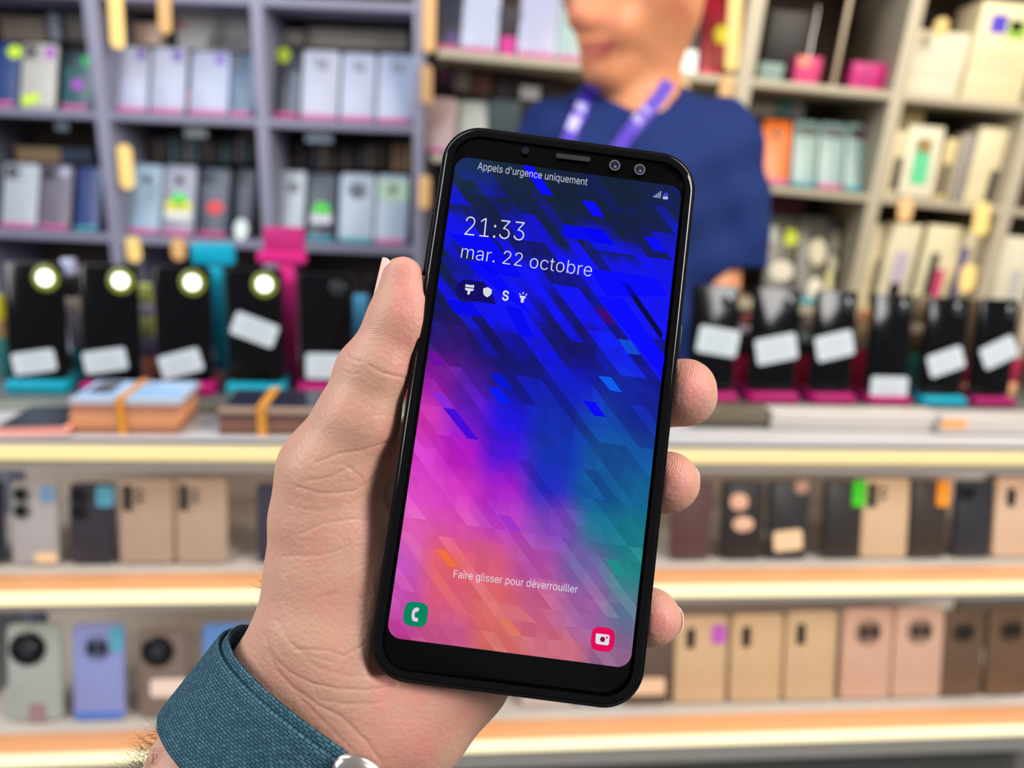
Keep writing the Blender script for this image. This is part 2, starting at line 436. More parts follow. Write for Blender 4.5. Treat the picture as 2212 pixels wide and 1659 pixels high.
back_box('dark teal box behind the vendor\'s right shoulder', 1056, 1120, 216, 392, (44, 58, 66), WR, dy=.08, v=R2)
back_box('purple box under the shelf behind the pink phone', 940, 976, 152, 180, (128, 78, 130), WR, dy=.16, v=R2)
back_box('yellow box under the shelf above the purple box', 946, 972, 152, 166, (186, 164, 98), WR, dy=.214, depth=.03, v=R2)
back_box('pale grey box under the shelf, right of the purple box', 980, 1014, 152, 196, (196, 184, 176), WR, dy=.16, v=R2)
back_box('rust brown box under the shelf behind the vendor', 1016, 1062, 158, 204, (118, 76, 64), WR, dy=.16, v=R2)
back_box('small white box by the vendor\'s right shoulder', 1124, 1166, 186, 214, (208, 204, 202), WR, dy=.135, depth=.03, v=R2)
back_box('dark brown box under the shelf, left of the vendor\'s chin', 1070, 1230, 170, 214, (62, 46, 48), WR, dy=.17, v=R2)
# upper right bay
low_box('tall black box on the upper shelf right of the reflected light strip', 1654, 1740, 24, (32, 28, 30), R1, .09)
low_box('small mint box lying in front of the tall black box', 1640, 1692, 136, (140, 166, 160), R1, .03)
low_box('pink box with an orange top beside the black box', 1718, 1772, 122, (222, 62, 128), R1, .05, parts=[('orange_patch', -.2, .8, .5, .35, (225, 120, 90))])
low_box('magenta box with a dark slit on the upper right shelf', 1838, 1928, 136, (206, 24, 126), R1, .04, parts=[('slit', -.08, .45, .06, .8, (120, 10, 90))])
gp = thing('glass_divider', 'upright clear acrylic divider left of the magenta box on the upper right shelf', 'divider', frame_matrix(WR.P(urr(1826, 100), R1 + .001, .03), WR.U, WR.V))
obj('acrylic_sheet', MB().box(-.002, .002, 0, .18, 0, .2), mat((176, 170, 164), .05, trans=1.0), gp)
obj('edge_profile', MB().box(-.004, .004, -.006, 0, 0, .2, .001), mat((186, 164, 140), .4), gp)
g4 = 'mint phones on the right middle shelf'
handset('orange phone with a round black camera on the right shelf', WR, R2, D, 1645, 1707, 262, (232, 112, 22), 'single', [], PSTAND)
handset('mint phone right next to the orange phone', WR, R2, D, 1712, 1764, 264, (172, 206, 204), 'bar', [], TSTAND, group=g4)
handset('mint phone in the middle of the three beside the orange phone', WR, R2, D, 1768, 1822, 268, (170, 206, 204), 'bar', [], PSTAND, group=g4)
handset('mint phone with a pink dot in its upper corner', WR, R2, D, 1826, 1886, 270, (170, 204, 202), 'bar', [(.28, .84, .4, .2, (205, 130, 175), 'o')], TSTAND, group=g4)
back_box('white carton above the orange phone', 1622, 1678, 216, 250, (190, 178, 164), WR, v=R2)
back_box('teal and white carton above the first mint phone', 1682, 1738, 217, 252, (180, 186, 176), WR, v=R2, parts=[('teal_panel', -.25, .5, .45, 1, (96, 160, 160))])
# third row, right: dark phones with many stickers
g5 = 'olive grey phones under the mint phones'
handset('olive grey phone with white and lime stickers left in its row', WR, R3, D, 1652, 1716, 470, (92, 88, 76), 'single', [(-.3, .78, .45, .2, (190, 190, 180), 'o'), (.3, .76, .5, .2, (200, 215, 40), 'o'), (.1, .36, .8, .24, (215, 208, 190), 'o')], (200, 30, 100), group=g5)
handset('olive grey phone with two cream stickers in the middle of its row', WR, R3, D, 1720, 1784, 470, (90, 86, 72), 'single', [(.2, .6, .6, .3, (206, 198, 172), 'o'), (.2, .18, .5, .26, (220, 214, 196), 'o')], TSTAND, group=g5)
handset('slate phone with pale round stickers beside the right upright', WR, R3, D, 1788, 1846, 480, (66, 72, 80), 'single', [(0, .76, .55, .26, (170, 160, 130), 'o'), (-.1, .5, .7, .2, (206, 198, 172), 'o'), (-.3, .22, .5, .4, (222, 214, 150), 'r')], (200, 30, 100), group=g5)
back_box('dark magenta box above the olive phones', 1668, 1740, 425, 460, (120, 52, 74), WR, v=R3)
# far right column
CRM = (236, 222, 182)
low_box('cream carton with pale print on the top right shelf', 1946, 2082, 68, (238, 230, 206), R1, .03, .09, parts=[('print_line', 0, .55, .6, .03, (200, 192, 170)), ('print_line', 0, .72, .4, .03, (200, 192, 170)), ('print_line', 0, .4, .5, .03, (205, 198, 176))])
low_box('tall cream carton with a blue and green emblem', 2100, 2230, 6, (240, 226, 184), R1, .02, .1, parts=[('emblem', -.17, .78, .26, .18, (70, 50, 190)), ('emblem', .14, .74, .3, .18, (150, 190, 70)), ('emblem', .12, .78, .18, .12, (225, 222, 205)), ('print_line', 0, .48, .6, .025, (205, 192, 150)), ('print_line', 0, .4, .5, .025, (205, 192, 150))])
low_box('yellow cream carton on top of the leftmost cream box of the right column', 1928, 1978, 236, (232, 212, 140), R2, .1, .05)
low_box('cream phone carton with a dark picture, leftmost in the right column', 1902, 1952, 282, CRM, R2, .04, .03, parts=[('phone_picture', .25, .35, .36, .5, (66, 60, 56))])
low_box('cream phone carton with an orange and green picture', 1952, 2028, 272, (240, 232, 206), R2, .03, .03, lean=6, parts=[('phone_picture', 0, .5, .46, .64, (80, 196, 140)), ('picture_top', 0, .72, .4, .2, (228, 150, 84))])
low_box('cream phone carton with a dark picture behind the orange and green one', 2030, 2062, 300, (228, 208, 152), R2, .06, .03, parts=[('phone_picture', -.1, .35, .5, .5, (70, 64, 66))])
low_box('thin grey carton between cream cartons in the right column', 2064, 2082, 288, (172, 164, 152), R2, .05, .05)
low_box('thin lilac grey carton beside the stepped cream carton', 2084, 2098, 290, (158, 152, 158), R2, .05, .05)
low_box('cream carton with a dark phone shape at its right', 2100, 2178, 276, CRM, R2, .04, .05, parts=[('phone_picture', .36, .25, .28, .42, (64, 58, 54))])
low_box('cream carton with a dark oval picture in the lower right rows', 1868, 1916, 484, CRM, R3, .05, .04, parts=[('phone_picture', .2, .35, .5, .5, (84, 74, 62))])
low_box('cream carton with a purple picture beside the right upright', 1906, 1972, 484, (238, 228, 196), R3, .03, .03, parts=[('phone_picture', .05, .42, .4, .55, (190, 178, 196)), ('picture_patch', .05, .26, .36, .16, (128, 84, 176))])
low_box('cream carton with a black and pink picture', 1984, 2056, 488, (236, 226, 188), R3, .03, .03, parts=[('phone_picture', -.1, .42, .24, .56, (40, 34, 34)), ('picture_patch', .16, .36, .26, .34, (200, 60, 110))])
low_box('cream carton with a blue picture beside the black and pink one', 2056, 2100, 496, (232, 222, 190), R3, .05, .03, roll=0, parts=[('phone_picture', -.08, .5, .5, .6, (92, 84, 134))])
low_box('cream carton with a grey picture at the right picture edge', 2150, 2222, 512, (236, 228, 204), R3, .02, .03, lean=4, parts=[('phone_picture', .1, .42, .34, .4, (186, 184, 178))])

# ================================================================== COUNTER
ZC = 1.096
A0, A1 = level_hit(0, 957, ZC), level_hit(2212, 973, ZC)
FP = Plane(A0, A1 - A0, (0, 0, 1))
FP.O = FP.O.copy()
ua, ub = FP.u_at(-260, 0, 0), FP.u_at(2480, 0, 0)
z2 = FP.hit(1106, 1263)[1]; z3 = FP.hit(1106, 1594)[1]
LH = .0165
ctr = (ua + ub) / 2; HL = (ub - ua) / 2
BASEV = -ZC
root = thing('display_counter', 'long pale grey glass front display counter with warm light strips under each shelf edge', 'counter', frame_matrix(FP.P(ctr, BASEV), FP.U, FP.V))
PALE, PROF = (206, 200, 196), (212, 152, 106)
obj('countertop', MB().box(-HL, HL, 0, .262, ZC - .016, ZC, .001), mat((172, 170, 172), .4), root)
STRIPS = [mat((255, 232, 166), .5, emit=1.1), mat((255, 240, 190), .5, emit=1.45), mat((255, 242, 196), .5, emit=1.5)]
for k, z in enumerate((0, z2, z3)):
    zz = z - BASEV
    if k:
        obj('shelf', MB().box(-HL, HL, .012, .24, zz - .014, zz - .001, .001), mat((184, 176, 168), .45), root)
        obj('shelf_lip', MB().box(-HL, HL, -.002, .03, zz - .001, zz + .0015, .0005), mat(PROF, .4), root)
    else:
        obj('shelf_lip', MB().box(-HL, HL, .0, .012, zz - .0012, zz, .0005), mat((190, 186, 188), .4), root)
    obj('light_strip', MB().box(-HL, HL, -.005, .008, zz - LH - .0015, zz - .0015, .003), STRIPS[k], root)
    if k < 2: obj('valance', MB().box(-HL, HL, .012, .03, zz - LH - .02, zz - LH - .0015, .001), mat((196, 188, 186), .5), root)
obj('back_panel', MB().box(-HL, HL, .24, .255, 0.02, ZC - .016), mat((196, 184, 174), .6), root)
obj('plinth', MB().box(-HL, HL, .014, .06, z3 - BASEV - .062, z3 - BASEV - .016, .002), mat((168, 164, 160), .5), root)
obj('kick_board', MB().box(-HL, HL, .05, .24, 0, z3 - BASEV - .062, .002), mat((74, 75, 73), .5), root)

def strip_lamp(z, power):
    ld = bpy.data.lights.new('strip_light', 'AREA'); ld.shape = 'RECTANGLE'; ld.size = 2 * HL; ld.size_y = .012; ld.energy = power; ld.color = (1.0, .85, .68)
    o = bpy.data.objects.new('strip_light', ld); COL.objects.link(o)
    P = FP.P(ctr, z - LH - .004, .034); o.location = P
    d = .75 * FP.N - .66 * FP.V
    m_ = frame_matrix(P, FP.U, -np.cross(d / np.linalg.norm(d), FP.U))
    Zl = -d / np.linalg.norm(d); Yl = np.cross(Zl, FP.U)
    for i in range(3): m_[i][0], m_[i][1], m_[i][2], m_[i][3] = FP.U[i], Yl[i], Zl[i], P[i]
    o.matrix_world = m_
for z_, p_ in ((0, .5), (z2, .5), (z3, .3)): strip_lamp(z_, p_)

# raised glass plate the big black phones stand on
ZG = ZC + .013
G0, G1 = level_hit(0, 864, ZG), level_hit(2212, 893, ZG)
GP = Plane(G0, G1 - G0, (0, 0, 1))
ga, gb = GP.u_at(-240, 0, 0), GP.u_at(2460, 0, 0)
gl = thing('glass_plate', 'long glass plate with a dark greenish edge lying along the back of the counter', 'glass plate', frame_matrix(GP.P((ga + gb) / 2, ZC - ZG), GP.U, GP.V))
obj('pane', MB().box(-(gb - ga) / 2, (gb - ga) / 2, 0, .115, 0, .013, .001), mat((96, 100, 98), .15), gl)
obj('polished_edge', MB().box(-(gb - ga) / 2, (gb - ga) / 2, -.0012, 0, .003, .010, .0004), mat((138, 146, 132), .3), gl)

# big black phones on coloured bases
WL_LABEL = (178, 188, 195)
def counter_phone(label, x0, x1, ytop, ybase_, base_c, base_label, lab=None, flash=None, lens=None):
    xm = (x0 + x1) / 2
    dy = .03
    mwb, wb, hb = fit(GP, 0, dy - .008, x0 - 2, x1 + 2, ybase_)
    sroot = thing('display_stand', base_label, 'display stand', mwb, 'coloured bases under the black phones')
    obj('tray', MB().slab(0, hb / 2, wb, hb, 0, .055, .003, .0012), mat(base_c, .4), sroot)
    obj('front_lip', MB().slab(0, hb * .55, wb * .96, hb * .5, -.003, 0, .002, .0006), mat(tuple(int(c * .9) for c in base_c), .35), sroot)
    mw, w, h = fit(GP, hb + .0022, dy, x0, x1, ytop, math.radians(9))
    root = thing('display_phone', label, 'phone', mw, 'black phones along the counter')
    obj('body', MB().slab(0, h / 2, w, h, .0012, .009, w * .1, .002, seg=5), mat((8, 8, 10), .3, 0, .3), root)
    obj('glass_face', MB().slab(0, h / 2, w * .97, h * .985, 0, .0013, w * .09, .0006, seg=5), mat((5, 5, 8), .12, 0, .25), root)
    u = lambda px, py: ((px - xm) / (x1 - x0) * w, (1 - (py - ytop) / (ybase_ - ytop)) * h)
    if lab:
        lx, lz = u(lab[0], lab[1]); sw = lab[2] / (x1 - x0) * w; sh = lab[3] / (x1 - x0) * w
        stickers(root, 1, 1, [(lx, lz, sw, sh, WL_LABEL, 'r', lab[4], 1)])
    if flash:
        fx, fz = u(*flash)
        fl = obj('flash_halo', MB().disc(fx, fz, .0155, .0155, -.0012, .0002), mat((170, 180, 60), .4, emit=.6), root)  # glow around the flash, put in as a dim emissive disc
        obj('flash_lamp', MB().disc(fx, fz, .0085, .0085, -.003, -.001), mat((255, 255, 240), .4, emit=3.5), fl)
    if lens:
        fx, fz = u(*lens)
        obj('lens', MB().disc(fx, fz, .009, .009, -.0012, .0002), mat((40, 44, 46), .15), root)
    return root, w, h
SIDE_L = ['first', 'second', 'third', 'fourth', 'fifth']
for a in [
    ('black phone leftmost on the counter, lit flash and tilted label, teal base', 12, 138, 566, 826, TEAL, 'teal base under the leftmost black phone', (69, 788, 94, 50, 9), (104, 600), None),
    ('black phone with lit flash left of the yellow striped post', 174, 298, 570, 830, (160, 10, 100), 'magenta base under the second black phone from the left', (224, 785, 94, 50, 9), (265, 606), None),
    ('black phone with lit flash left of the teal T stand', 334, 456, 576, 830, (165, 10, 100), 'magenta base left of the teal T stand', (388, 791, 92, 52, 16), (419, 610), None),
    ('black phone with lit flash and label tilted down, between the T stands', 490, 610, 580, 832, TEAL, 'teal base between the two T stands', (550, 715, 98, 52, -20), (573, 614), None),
    ('black phone right of the magenta T stand with a label low', 646, 762, 590, 832, (165, 10, 100), 'magenta base right of the magenta T stand', (706, 797, 92, 56, 0), None, (729, 622)),
    ('black phone half hidden behind the thumb', 794, 906, 596, 836, (165, 10, 100), 'magenta base behind the thumb', None, None, (866, 626)),
    ('black phone just right of the handheld phone, label tilted down', 1492, 1592, 616, 852, (160, 10, 96), 'magenta base just right of the handheld phone', (1551, 740, 88, 56, -8), None, (1567, 651)),
    ('second black phone right of the hand, its label tilted up', 1624, 1724, 622, 852, (160, 10, 96), 'magenta base under the second black phone right of the hand', (1678, 757, 88, 54, 12), None, (1700, 655)),
    ('black phone with an upward tilted label left of the red and tan post', 1758, 1846, 628, 854, (160, 10, 96), 'magenta base under the third black phone right of the hand', (1803, 750, 80, 52, 14), None, (1826, 660)),
    ('black phone with a straight label at its foot', 1880, 1966, 636, 858, (160, 10, 96), 'magenta base under the phone with the straight foot label', (1929, 844, 80, 46, 0), None, (1946, 665)),
    ('black phone with an upward tilted label on the teal base at right', 1998, 2086, 642, 860, TEAL, 'teal base at the right of the counter', (2046, 785, 76, 46, 20), None, (2062, 669)),
    ('black phone at the far right with a steep tilted label', 2108, 2192, 646, 862, (150, 10, 90), 'magenta base at the far right of the counter', (2158, 764, 74, 46, 26), None, (2176, 674))]:
    counter_phone(a[0], a[1], a[2], a[3], a[4], a[5], a[6], a[7], a[8], a[9])

# T shaped stands between the phones
def t_stand(label, head, stem, col, second=None):
    dy = .075
    u0, v1 = GP.hit(head[0], head[1], dy); u1, v0 = GP.hit(head[2], head[3], dy)
    s0, sv = GP.hit(stem[0], stem[1], dy); s1, _ = GP.hit(stem[2], stem[1], dy)
    uc = (u0 + u1) / 2
    r = thing('display_holder', label, 'stand', frame_matrix(GP.P(uc, 0, dy), GP.U, GP.V))
    obj('stem', MB().box(s0 - uc, s1 - uc, .002, .012, 0, v0 + .004, .0012), mat(col, .4), r)
    obj('head', MB().slab(0, (v0 + v1) / 2, abs(u1 - u0), abs(v1 - v0), 0, .014, .004, .0015), mat(col, .35), r)
    obj('foot', MB().box(s0 - uc - .012, s1 - uc + .012, -.004, .02, 0, .004, .001), mat(col, .4), r)
    if second:
        a, b = GP.hit(second[0], second[1], dy); c, d = GP.hit(second[2], second[3], dy)
        obj('upper_card', MB().slab((a + c) / 2 - uc, (b + d) / 2, abs(c - a), abs(b - d), .004, .012, .002, .0006), mat(tuple(int(x * .88) for x in col), .5), r)
    return r
t_stand('teal T shaped stand between the third and fourth black phones', (410, 526, 505, 574), (456, 700, 486), (0, 152, 184))
t_stand('magenta T shaped stand with a card on top behind the black phones', (553, 542, 660, 572), (606, 700, 640), (200, 30, 122), (566, 490, 656, 546))

# narrow posts and boxes glimpsed between the phones
def post(label, x0, x1, segs, dy=.085):
    """segs from the top: (y top, y bottom, colour)"""
    xm = (x0 + x1) / 2
    ztop = segs[0][0]
    mw, w, h = fit(GP, 0, dy, x0, x1, ztop)
    r = thing('accessory_post', label, 'post', mw, 'narrow posts between the black phones')
    yb = segs[-1][1]
    for y0, y1, c in segs:
        f1, f0 = 1 - (y0 - ztop) / (yb - ztop), 1 - (y1 - ztop) / (yb - ztop)
        obj('band', MB().box(-w / 2, w / 2, 0, .012, f0 * h, f1 * h, .001), mat(c, .5), r)
    return r
post('yellow and teal post at the left picture edge', -12, 12, [(640, 700, (214, 205, 30)), (700, 745, (160, 120, 80)), (745, 850, (10, 100, 100))])
post('white over teal post between the first and second black phones', 146, 172, [(560, 596, (170, 175, 205)), (596, 645, (40, 36, 44)), (645, 680, (196, 180, 170)), (680, 760, (140, 132, 142)), (760, 838, (20, 120, 115))])
post('post of yellow, white and orange bands', 300, 332, [(615, 660, (196, 205, 110)), (660, 690, (180, 172, 196)), (690, 740, (190, 196, 120)), (740, 790, (120, 116, 150)), (790, 815, (230, 160, 120)), (815, 848, (226, 150, 96))])
post('tan post foot beside the teal T stand', 452, 484, [(806, 822, (190, 130, 100)), (822, 848, (228, 176, 130))], dy=.06)
post('sky blue box standing behind the thumb', 764, 794, [(640, 740, (90, 180, 235)), (740, 842, (60, 60, 70))])
post('red post with a white band right of the first phone', 1596, 1624, [(680, 706, (150, 86, 74)), (706, 726, (226, 206, 214)), (726, 780, (52, 40, 30)), (780, 868, (176, 10, 60))])
post('red post with a mint band', 1728, 1756, [(690, 726, (120, 110, 102)), (726, 748, (130, 160, 156)), (748, 778, (30, 28, 26)), (778, 868, (150, 4, 40))])
post('tan over red post at the right upright', 1848, 1880, [(672, 700, (214, 150, 110)), (700, 740, (176, 150, 112)), (740, 766, (130, 120, 112)), (766, 872, (160, 8, 50))])
post('dark green post left of the teal base', 1968, 1998, [(640, 705, (120, 100, 74)), (705, 730, (190, 170, 150)), (730, 774, (80, 64, 40)), (774, 872, (40, 110, 100))])
post('tan over dark red post left of the far right phone', 2086, 2108, [(650, 790, (120, 98, 74)), (790, 854, (140, 12, 50)), (854, 880, (224, 160, 110))])
post('dark red post with a pale top at the right picture edge', 2194, 2216, [(660, 750, (200, 180, 150)), (750, 790, (150, 140, 130)), (790, 850, (150, 6, 50)), (850, 880, (224, 160, 110))])

# stacks lying on the counter
def lying(label, x0, x1, ytop, ybot, dy, depth, color, parts=(), name='phone', cat='phone', group=None, r=.004, roll=0, z=None):
    v = FP.hit((x0 + x1) / 2, ybot, dy)[1] if z is None else z
    v = max(v, 0.0)
    mw, w, h = fit(FP, v, dy, x0, x1, ytop, 0, math.radians(roll))
    root = thing(name, label, cat, mw, group)
    obj('body', MB().slab(0, h / 2, w, h, 0, depth, min(r, h * .45), .0012, seg=4), mat(color, .3), root)
    for nm, fx, fw, fz, fh, c, d in parts:
        obj(nm, MB().slab(fx * w, fz * h, fw * w, fh * h, -.001, d, .0004), mat(c, .4), root)
    return root, w, h
cu = [(196, 126, 92), (230, 158, 112), (236, 164, 118), (206, 140, 106), (150, 104, 84)]
DYS = .028
zz = 0.0
HS = .0078
for k, (c, l) in enumerate([((168, 112, 84), 'copper edged phone at the bottom of the banded stack'), ((232, 160, 114), 'copper edged phone second from the bottom of the banded stack'),
                            ((236, 166, 120), 'copper edged phone in the middle of the banded stack'), ((196, 128, 100), 'copper edged phone second from the top of the banded stack')]):
    ua_, ub_ = FP.u_at(148 + 2 * (k % 2), zz + .004, DYS), FP.u_at(386 - 2 * (k % 2), zz + .004, DYS)
    rt = thing('stacked_phone', l, 'phone', frame_matrix(FP.P((ua_ + ub_) / 2, zz, DYS), FP.U, FP.V), 'phones in the banded stack')
    obj('metal_frame', MB().slab(0, HS / 2, ub_ - ua_, HS, 0, .07, .0036, .0012), mat(c, .28, .3), rt)
    obj('back_glass', MB().box(-(ub_ - ua_) * .47, (ub_ - ua_) * .47, .003, .067, HS - .0002, HS + .0002), mat((40, 40, 46), .15), rt)
    zz += HS + .0004
ua_, ub_ = FP.u_at(146, zz + .004, DYS), FP.u_at(392, zz + .004, DYS)
rt = thing('stacked_phone', 'silver pale blue phone on top of the banded stack', 'phone', frame_matrix(FP.P((ua_ + ub_) / 2, zz, DYS), FP.U, FP.V), 'phones in the banded stack')
obj('metal_frame', MB().slab(0, HS / 2, ub_ - ua_, HS, 0, .07, .0036, .0012), mat((196, 196, 206), .25, .3), rt)
obj('back_glass', MB().box(-(ub_ - ua_) * .47, (ub_ - ua_) * .47, .003, .067, HS - .0002, HS + .0004), mat((150, 184, 220), .15), rt)
obj('camera_module', MB().box(-(ub_ - ua_) * .40, -(ub_ - ua_) * .2, .02, .06, HS, HS + .002, .0006), mat((70, 66, 72), .3), rt)
zt = zz + HS + .0006
ub0, ub1 = FP.u_at(256, .02, DYS), FP.u_at(272, .02, DYS)
bd = MB(); wv = (ub1 - ub0) / 2
for y0, y1, z0, z1 in ((-.0026, -.0012, 0, zt + .001), (.0712, .0726, 0, zt + .001), (-.0026, .0726, zt, zt + .0012)):
    bd.box(-wv, wv, y0, y1, z0, z1)
o = obj('rubber_band', bd, mat((214, 140, 40), .5)); o.matrix_world = frame_matrix(FP.P((ub0 + ub1) / 2, 0, DYS), FP.U, FP.V)
o['label'] = 'orange rubber band around the copper phone stack'; o['category'] = 'rubber band'
lying('pink edged phone lying left of the banded stack', -10, 148, 921, 948, .02, .072, (238, 160, 146), [('back_glass', 0, .94, 1.0, .04, (44, 46, 60), .07)], group='phones lying on the counter', roll=2.0, z=.0003)
zz = 0.0
for k, (c, l) in enumerate([((120, 84, 72), 'dark phone at the bottom of the stack left of the hand'), ((146, 104, 88), 'brown edged phone second from the bottom of the stack left of the hand'),
                            ((104, 78, 72), 'brown edged phone third in the stack left of the hand'), ((178, 150, 132), 'pale edged dark phone on top of the stack left of the hand')]):
    ua_, ub_ = FP.u_at(470, zz + .004, DYS), FP.u_at(700, zz + .004, DYS)
    rt = thing('stacked_phone', l, 'phone', frame_matrix(FP.P((ua_ + ub_) / 2, zz, DYS), FP.U, FP.V), 'phones in the stack left of the hand')
    obj('metal_frame', MB().slab(0, HS / 2, ub_ - ua_, HS, 0, .07, .0036, .0012), mat(c, .3, .3), rt)
    obj('back_glass', MB().box(-(ub_ - ua_) * .47, (ub_ - ua_) * .47, .003, .067, HS - .0002, HS + .0002), mat((38, 42, 58), .12), rt)
    zz += HS + .0004
wv = .005
bd = MB()
for y0, y1, z0, z1 in ((-.0026, -.0012, 0, zz + .001), (.0712, .0726, 0, zz + .001), (-.0026, .0726, zz, zz + .0012)): bd.box(-wv, wv, y0, y1, z0, z1)
o = obj('rubber_band', bd, mat((206, 140, 50), .5)); o.matrix_world = frame_matrix(FP.P(FP.u_at(566, .02, DYS), 0, DYS), FP.U, FP.V)
o['label'] = 'orange rubber band around the dark phone stack beside the thumb'; o['category'] = 'rubber band'
# flat boxes on the right
lying('flat white box lying on the counter right of the hand', 1668, 2030, 893, 915, .06, .03, (188, 181, 176), [('lid_edge', 0, 1.002, .55, .08, (180, 174, 170), .03)], name='flat_box', cat='box', z=.002, r=.001)
lying('flat white box lying at the right end of the counter', 2034, 2290, 902, 925, .05, .03, (186, 179, 174), [('orange_print', -.4, .2, .6, .5, (232, 160, 90), .001)], name='flat_box', cat='box', z=.002, r=.001)
lying('flat dark box on the counter between the top fingertip and the flat white box', 1500, 1664, 886, 906, .065, .03, (98, 88, 74), [('lid_edge', 0, 1.002, .2, .2, (50, 44, 36), .03)], name='flat_box', cat='box', z=.002, r=.001)

# phones inside the case
ITEM_DY = .05
def shown(label, row, x0, x1, ytop, color, cam_kind='none', st=(), lean=13, camc=None):
    return handset(label, FP, (z2 if row == 1 else z3) + .0002, ITEM_DY, x0, x1, ytop, color, cam_kind, st, None, lean, 'phones on the %s shelf of the counter' % ('upper' if row == 1 else 'lower'), camc=camc)
CREAMT = (232, 204, 170)
BAG = (70, 150, 190)
for a in [
    ('dark phone cut by the left picture edge on the upper counter shelf', 1, -110, 6, 1044, (44, 44, 58)),
    ('silver grey phone with two black lenses and a cream label low', 1, 26, 124, 1046, (176, 172, 174), 'dual', [(.3, .86, .3, .2, (110, 150, 190), 'r'), (.25, .08, .5, .12, (236, 196, 150), 'r')]),
    ('dark phone with two lenses and a blue sticker', 1, 150, 246, 1048, (52, 50, 58), 'dual', [(.32, .84, .4, .26, (80, 150, 180), 'r')]),
    ('taupe phone with dot cameras right of the blue stickered phone', 1, 258, 374, 1042, (182, 158, 138), 'dots'),
    ('taupe phone with dot cameras nearest the hand on the upper counter shelf', 1, 380, 490, 1042, (184, 160, 140), 'dots'),
    ('dark violet phone beside the hand on the upper counter shelf', 1, 554, 660, 1048, (60, 56, 74)),
    ('maroon phone right of the second fingertip', 1, 1450, 1536, 1042, (92, 62, 62)),
    ('black phone with two round cream stickers', 1, 1560, 1650, 1044, (44, 38, 36), 'none', [(-.12, .74, .44, .22, (224, 176, 150), 'o'), (0, .45, .5, .19, (220, 176, 148), 'o')]),
    ('black phone with a cream label low and a round sticker on top', 1, 1660, 1746, 1044, (46, 44, 46), 'none', [(.28, .93, .36, .18, (190, 150, 136), 'o'), (0, .24, .72, .26, (230, 196, 158), 'r', 6)]),
    ('dark phone with a green tag', 1, 1780, 1858, 1042, (48, 44, 42), 'none', [(.42, .84, .36, .34, (60, 205, 20), 'r')]),
    ('cream phone between the green and orange tags', 1, 1862, 1962, 1038, (218, 186, 150), 'dots'),
    ('dark phone with an orange tag', 1, 1966, 2044, 1042, (60, 50, 44), 'none', [(.36, .84, .36, .34, (245, 150, 20), 'r')]),
    ('charcoal phone right of the orange tag', 1, 2064, 2142, 1042, (48, 48, 52), 'square'),
    ('cream phone with a black lens at the right picture edge', 1, 2148, 2260, 1036, (224, 190, 160), 'pill'),
    ('grey green phone with a big round black camera', 2, 16, 132, 1354, (176, 184, 178), 'disc', [(.05, .08, .3, .2, (150, 120, 130), 'r')]),
    ('blue to lilac phone with a round camera ring', 2, 158, 268, 1352, (150, 160, 220), 'ring', [(.36, .84, .26, .26, (90, 170, 200), 'r'), (0, .04, .98, .08, (80, 120, 200), 'r')]),
    ('taupe brown phone with a white label low, left of the strap', 2, 300, 404, 1364, (132, 116, 108), 'disc', [(.12, .34, .75, .2, (236, 214, 200), 'r')]),
    ('bright blue phone behind the watch strap', 2, 438, 552, 1352, (104, 150, 220)),
    ('dark brown phone with a cream label below the smallest fingertip', 2, 1352, 1446, 1392, (104, 84, 74), 'none', [(0, .3, .8, .26, (234, 196, 160), 'r')]),
    ('sand coloured phone with a pink tag', 2, 1458, 1570, 1336, (222, 186, 146), 'pill', [(.32, .8, .26, .22, (190, 90, 190), 'r')]),
    ('sand coloured phone right of the pink tagged one', 2, 1578, 1690, 1332, (220, 186, 144), 'pill'),
    ('sand coloured phone left of the first rose phone', 2, 1696, 1806, 1326, (220, 186, 146), 'pill'),
    ('rose beige phone right of the three sand phones', 2, 1818, 1926, 1320, (222, 178, 154), 'ring'),
    ('rose beige phone left of the first brown phone', 2, 1930, 2036, 1318, (222, 180, 156), 'ring'),
    ('dark brown phone right of the rose phones', 2, 2032, 2122, 1322, (110, 84, 66), 'ring'),
    ('dark brown phone at the right picture edge on the lower counter shelf', 2, 2132, 2228, 1318, (116, 88, 66), 'ring'),
    ('white phone seen below the handheld phone on the lower counter shelf', 2, 1128, 1240, 1380, (214, 196, 190)),
    ('pale blue phone seen below the handheld phone on the lower counter shelf', 2, 1246, 1346, 1380, (170, 186, 214))]:
    shown(*a)

#FOREGROUND#
# ================================================================== SIGNED DISTANCE MODELLING
def smin(a, b, k):
    if k <= 0: return np.minimum(a, b)
    h = np.maximum(k - np.abs(a - b), 0) / k
    return np.minimum(a, b) - h * h * k * .25
def cone(P, a, b, ra, rb):
    a = np.asarray(a, float); b = np.asarray(b, float); ba = b - a
    q = P - a
    t = np.clip((q @ ba) / max(ba @ ba, 1e-12), 0, 1)
    return np.linalg.norm(q - t[..., None] * ba, axis=-1) - (ra + (rb - ra) * t)
def chain(P, pts, k=.003):
    d = None
    for (a, ra), (b, rb) in zip(pts[:-1], pts[1:]):
        e = cone(P, a, b, ra, rb)
        d = e if d is None else smin(d, e, k)
    return d
def ellipsoid(P, c, ax, r):
    """ax: 3 orthonormal rows, r: radii"""
    q = (P - np.asarray(c)) @ np.asarray(ax).T / np.asarray(r)
    k = np.linalg.norm(q, axis=-1)
    k2 = np.linalg.norm(q / np.asarray(r), axis=-1)
    return k * (k - 1) / np.maximum(k2, 1e-9)
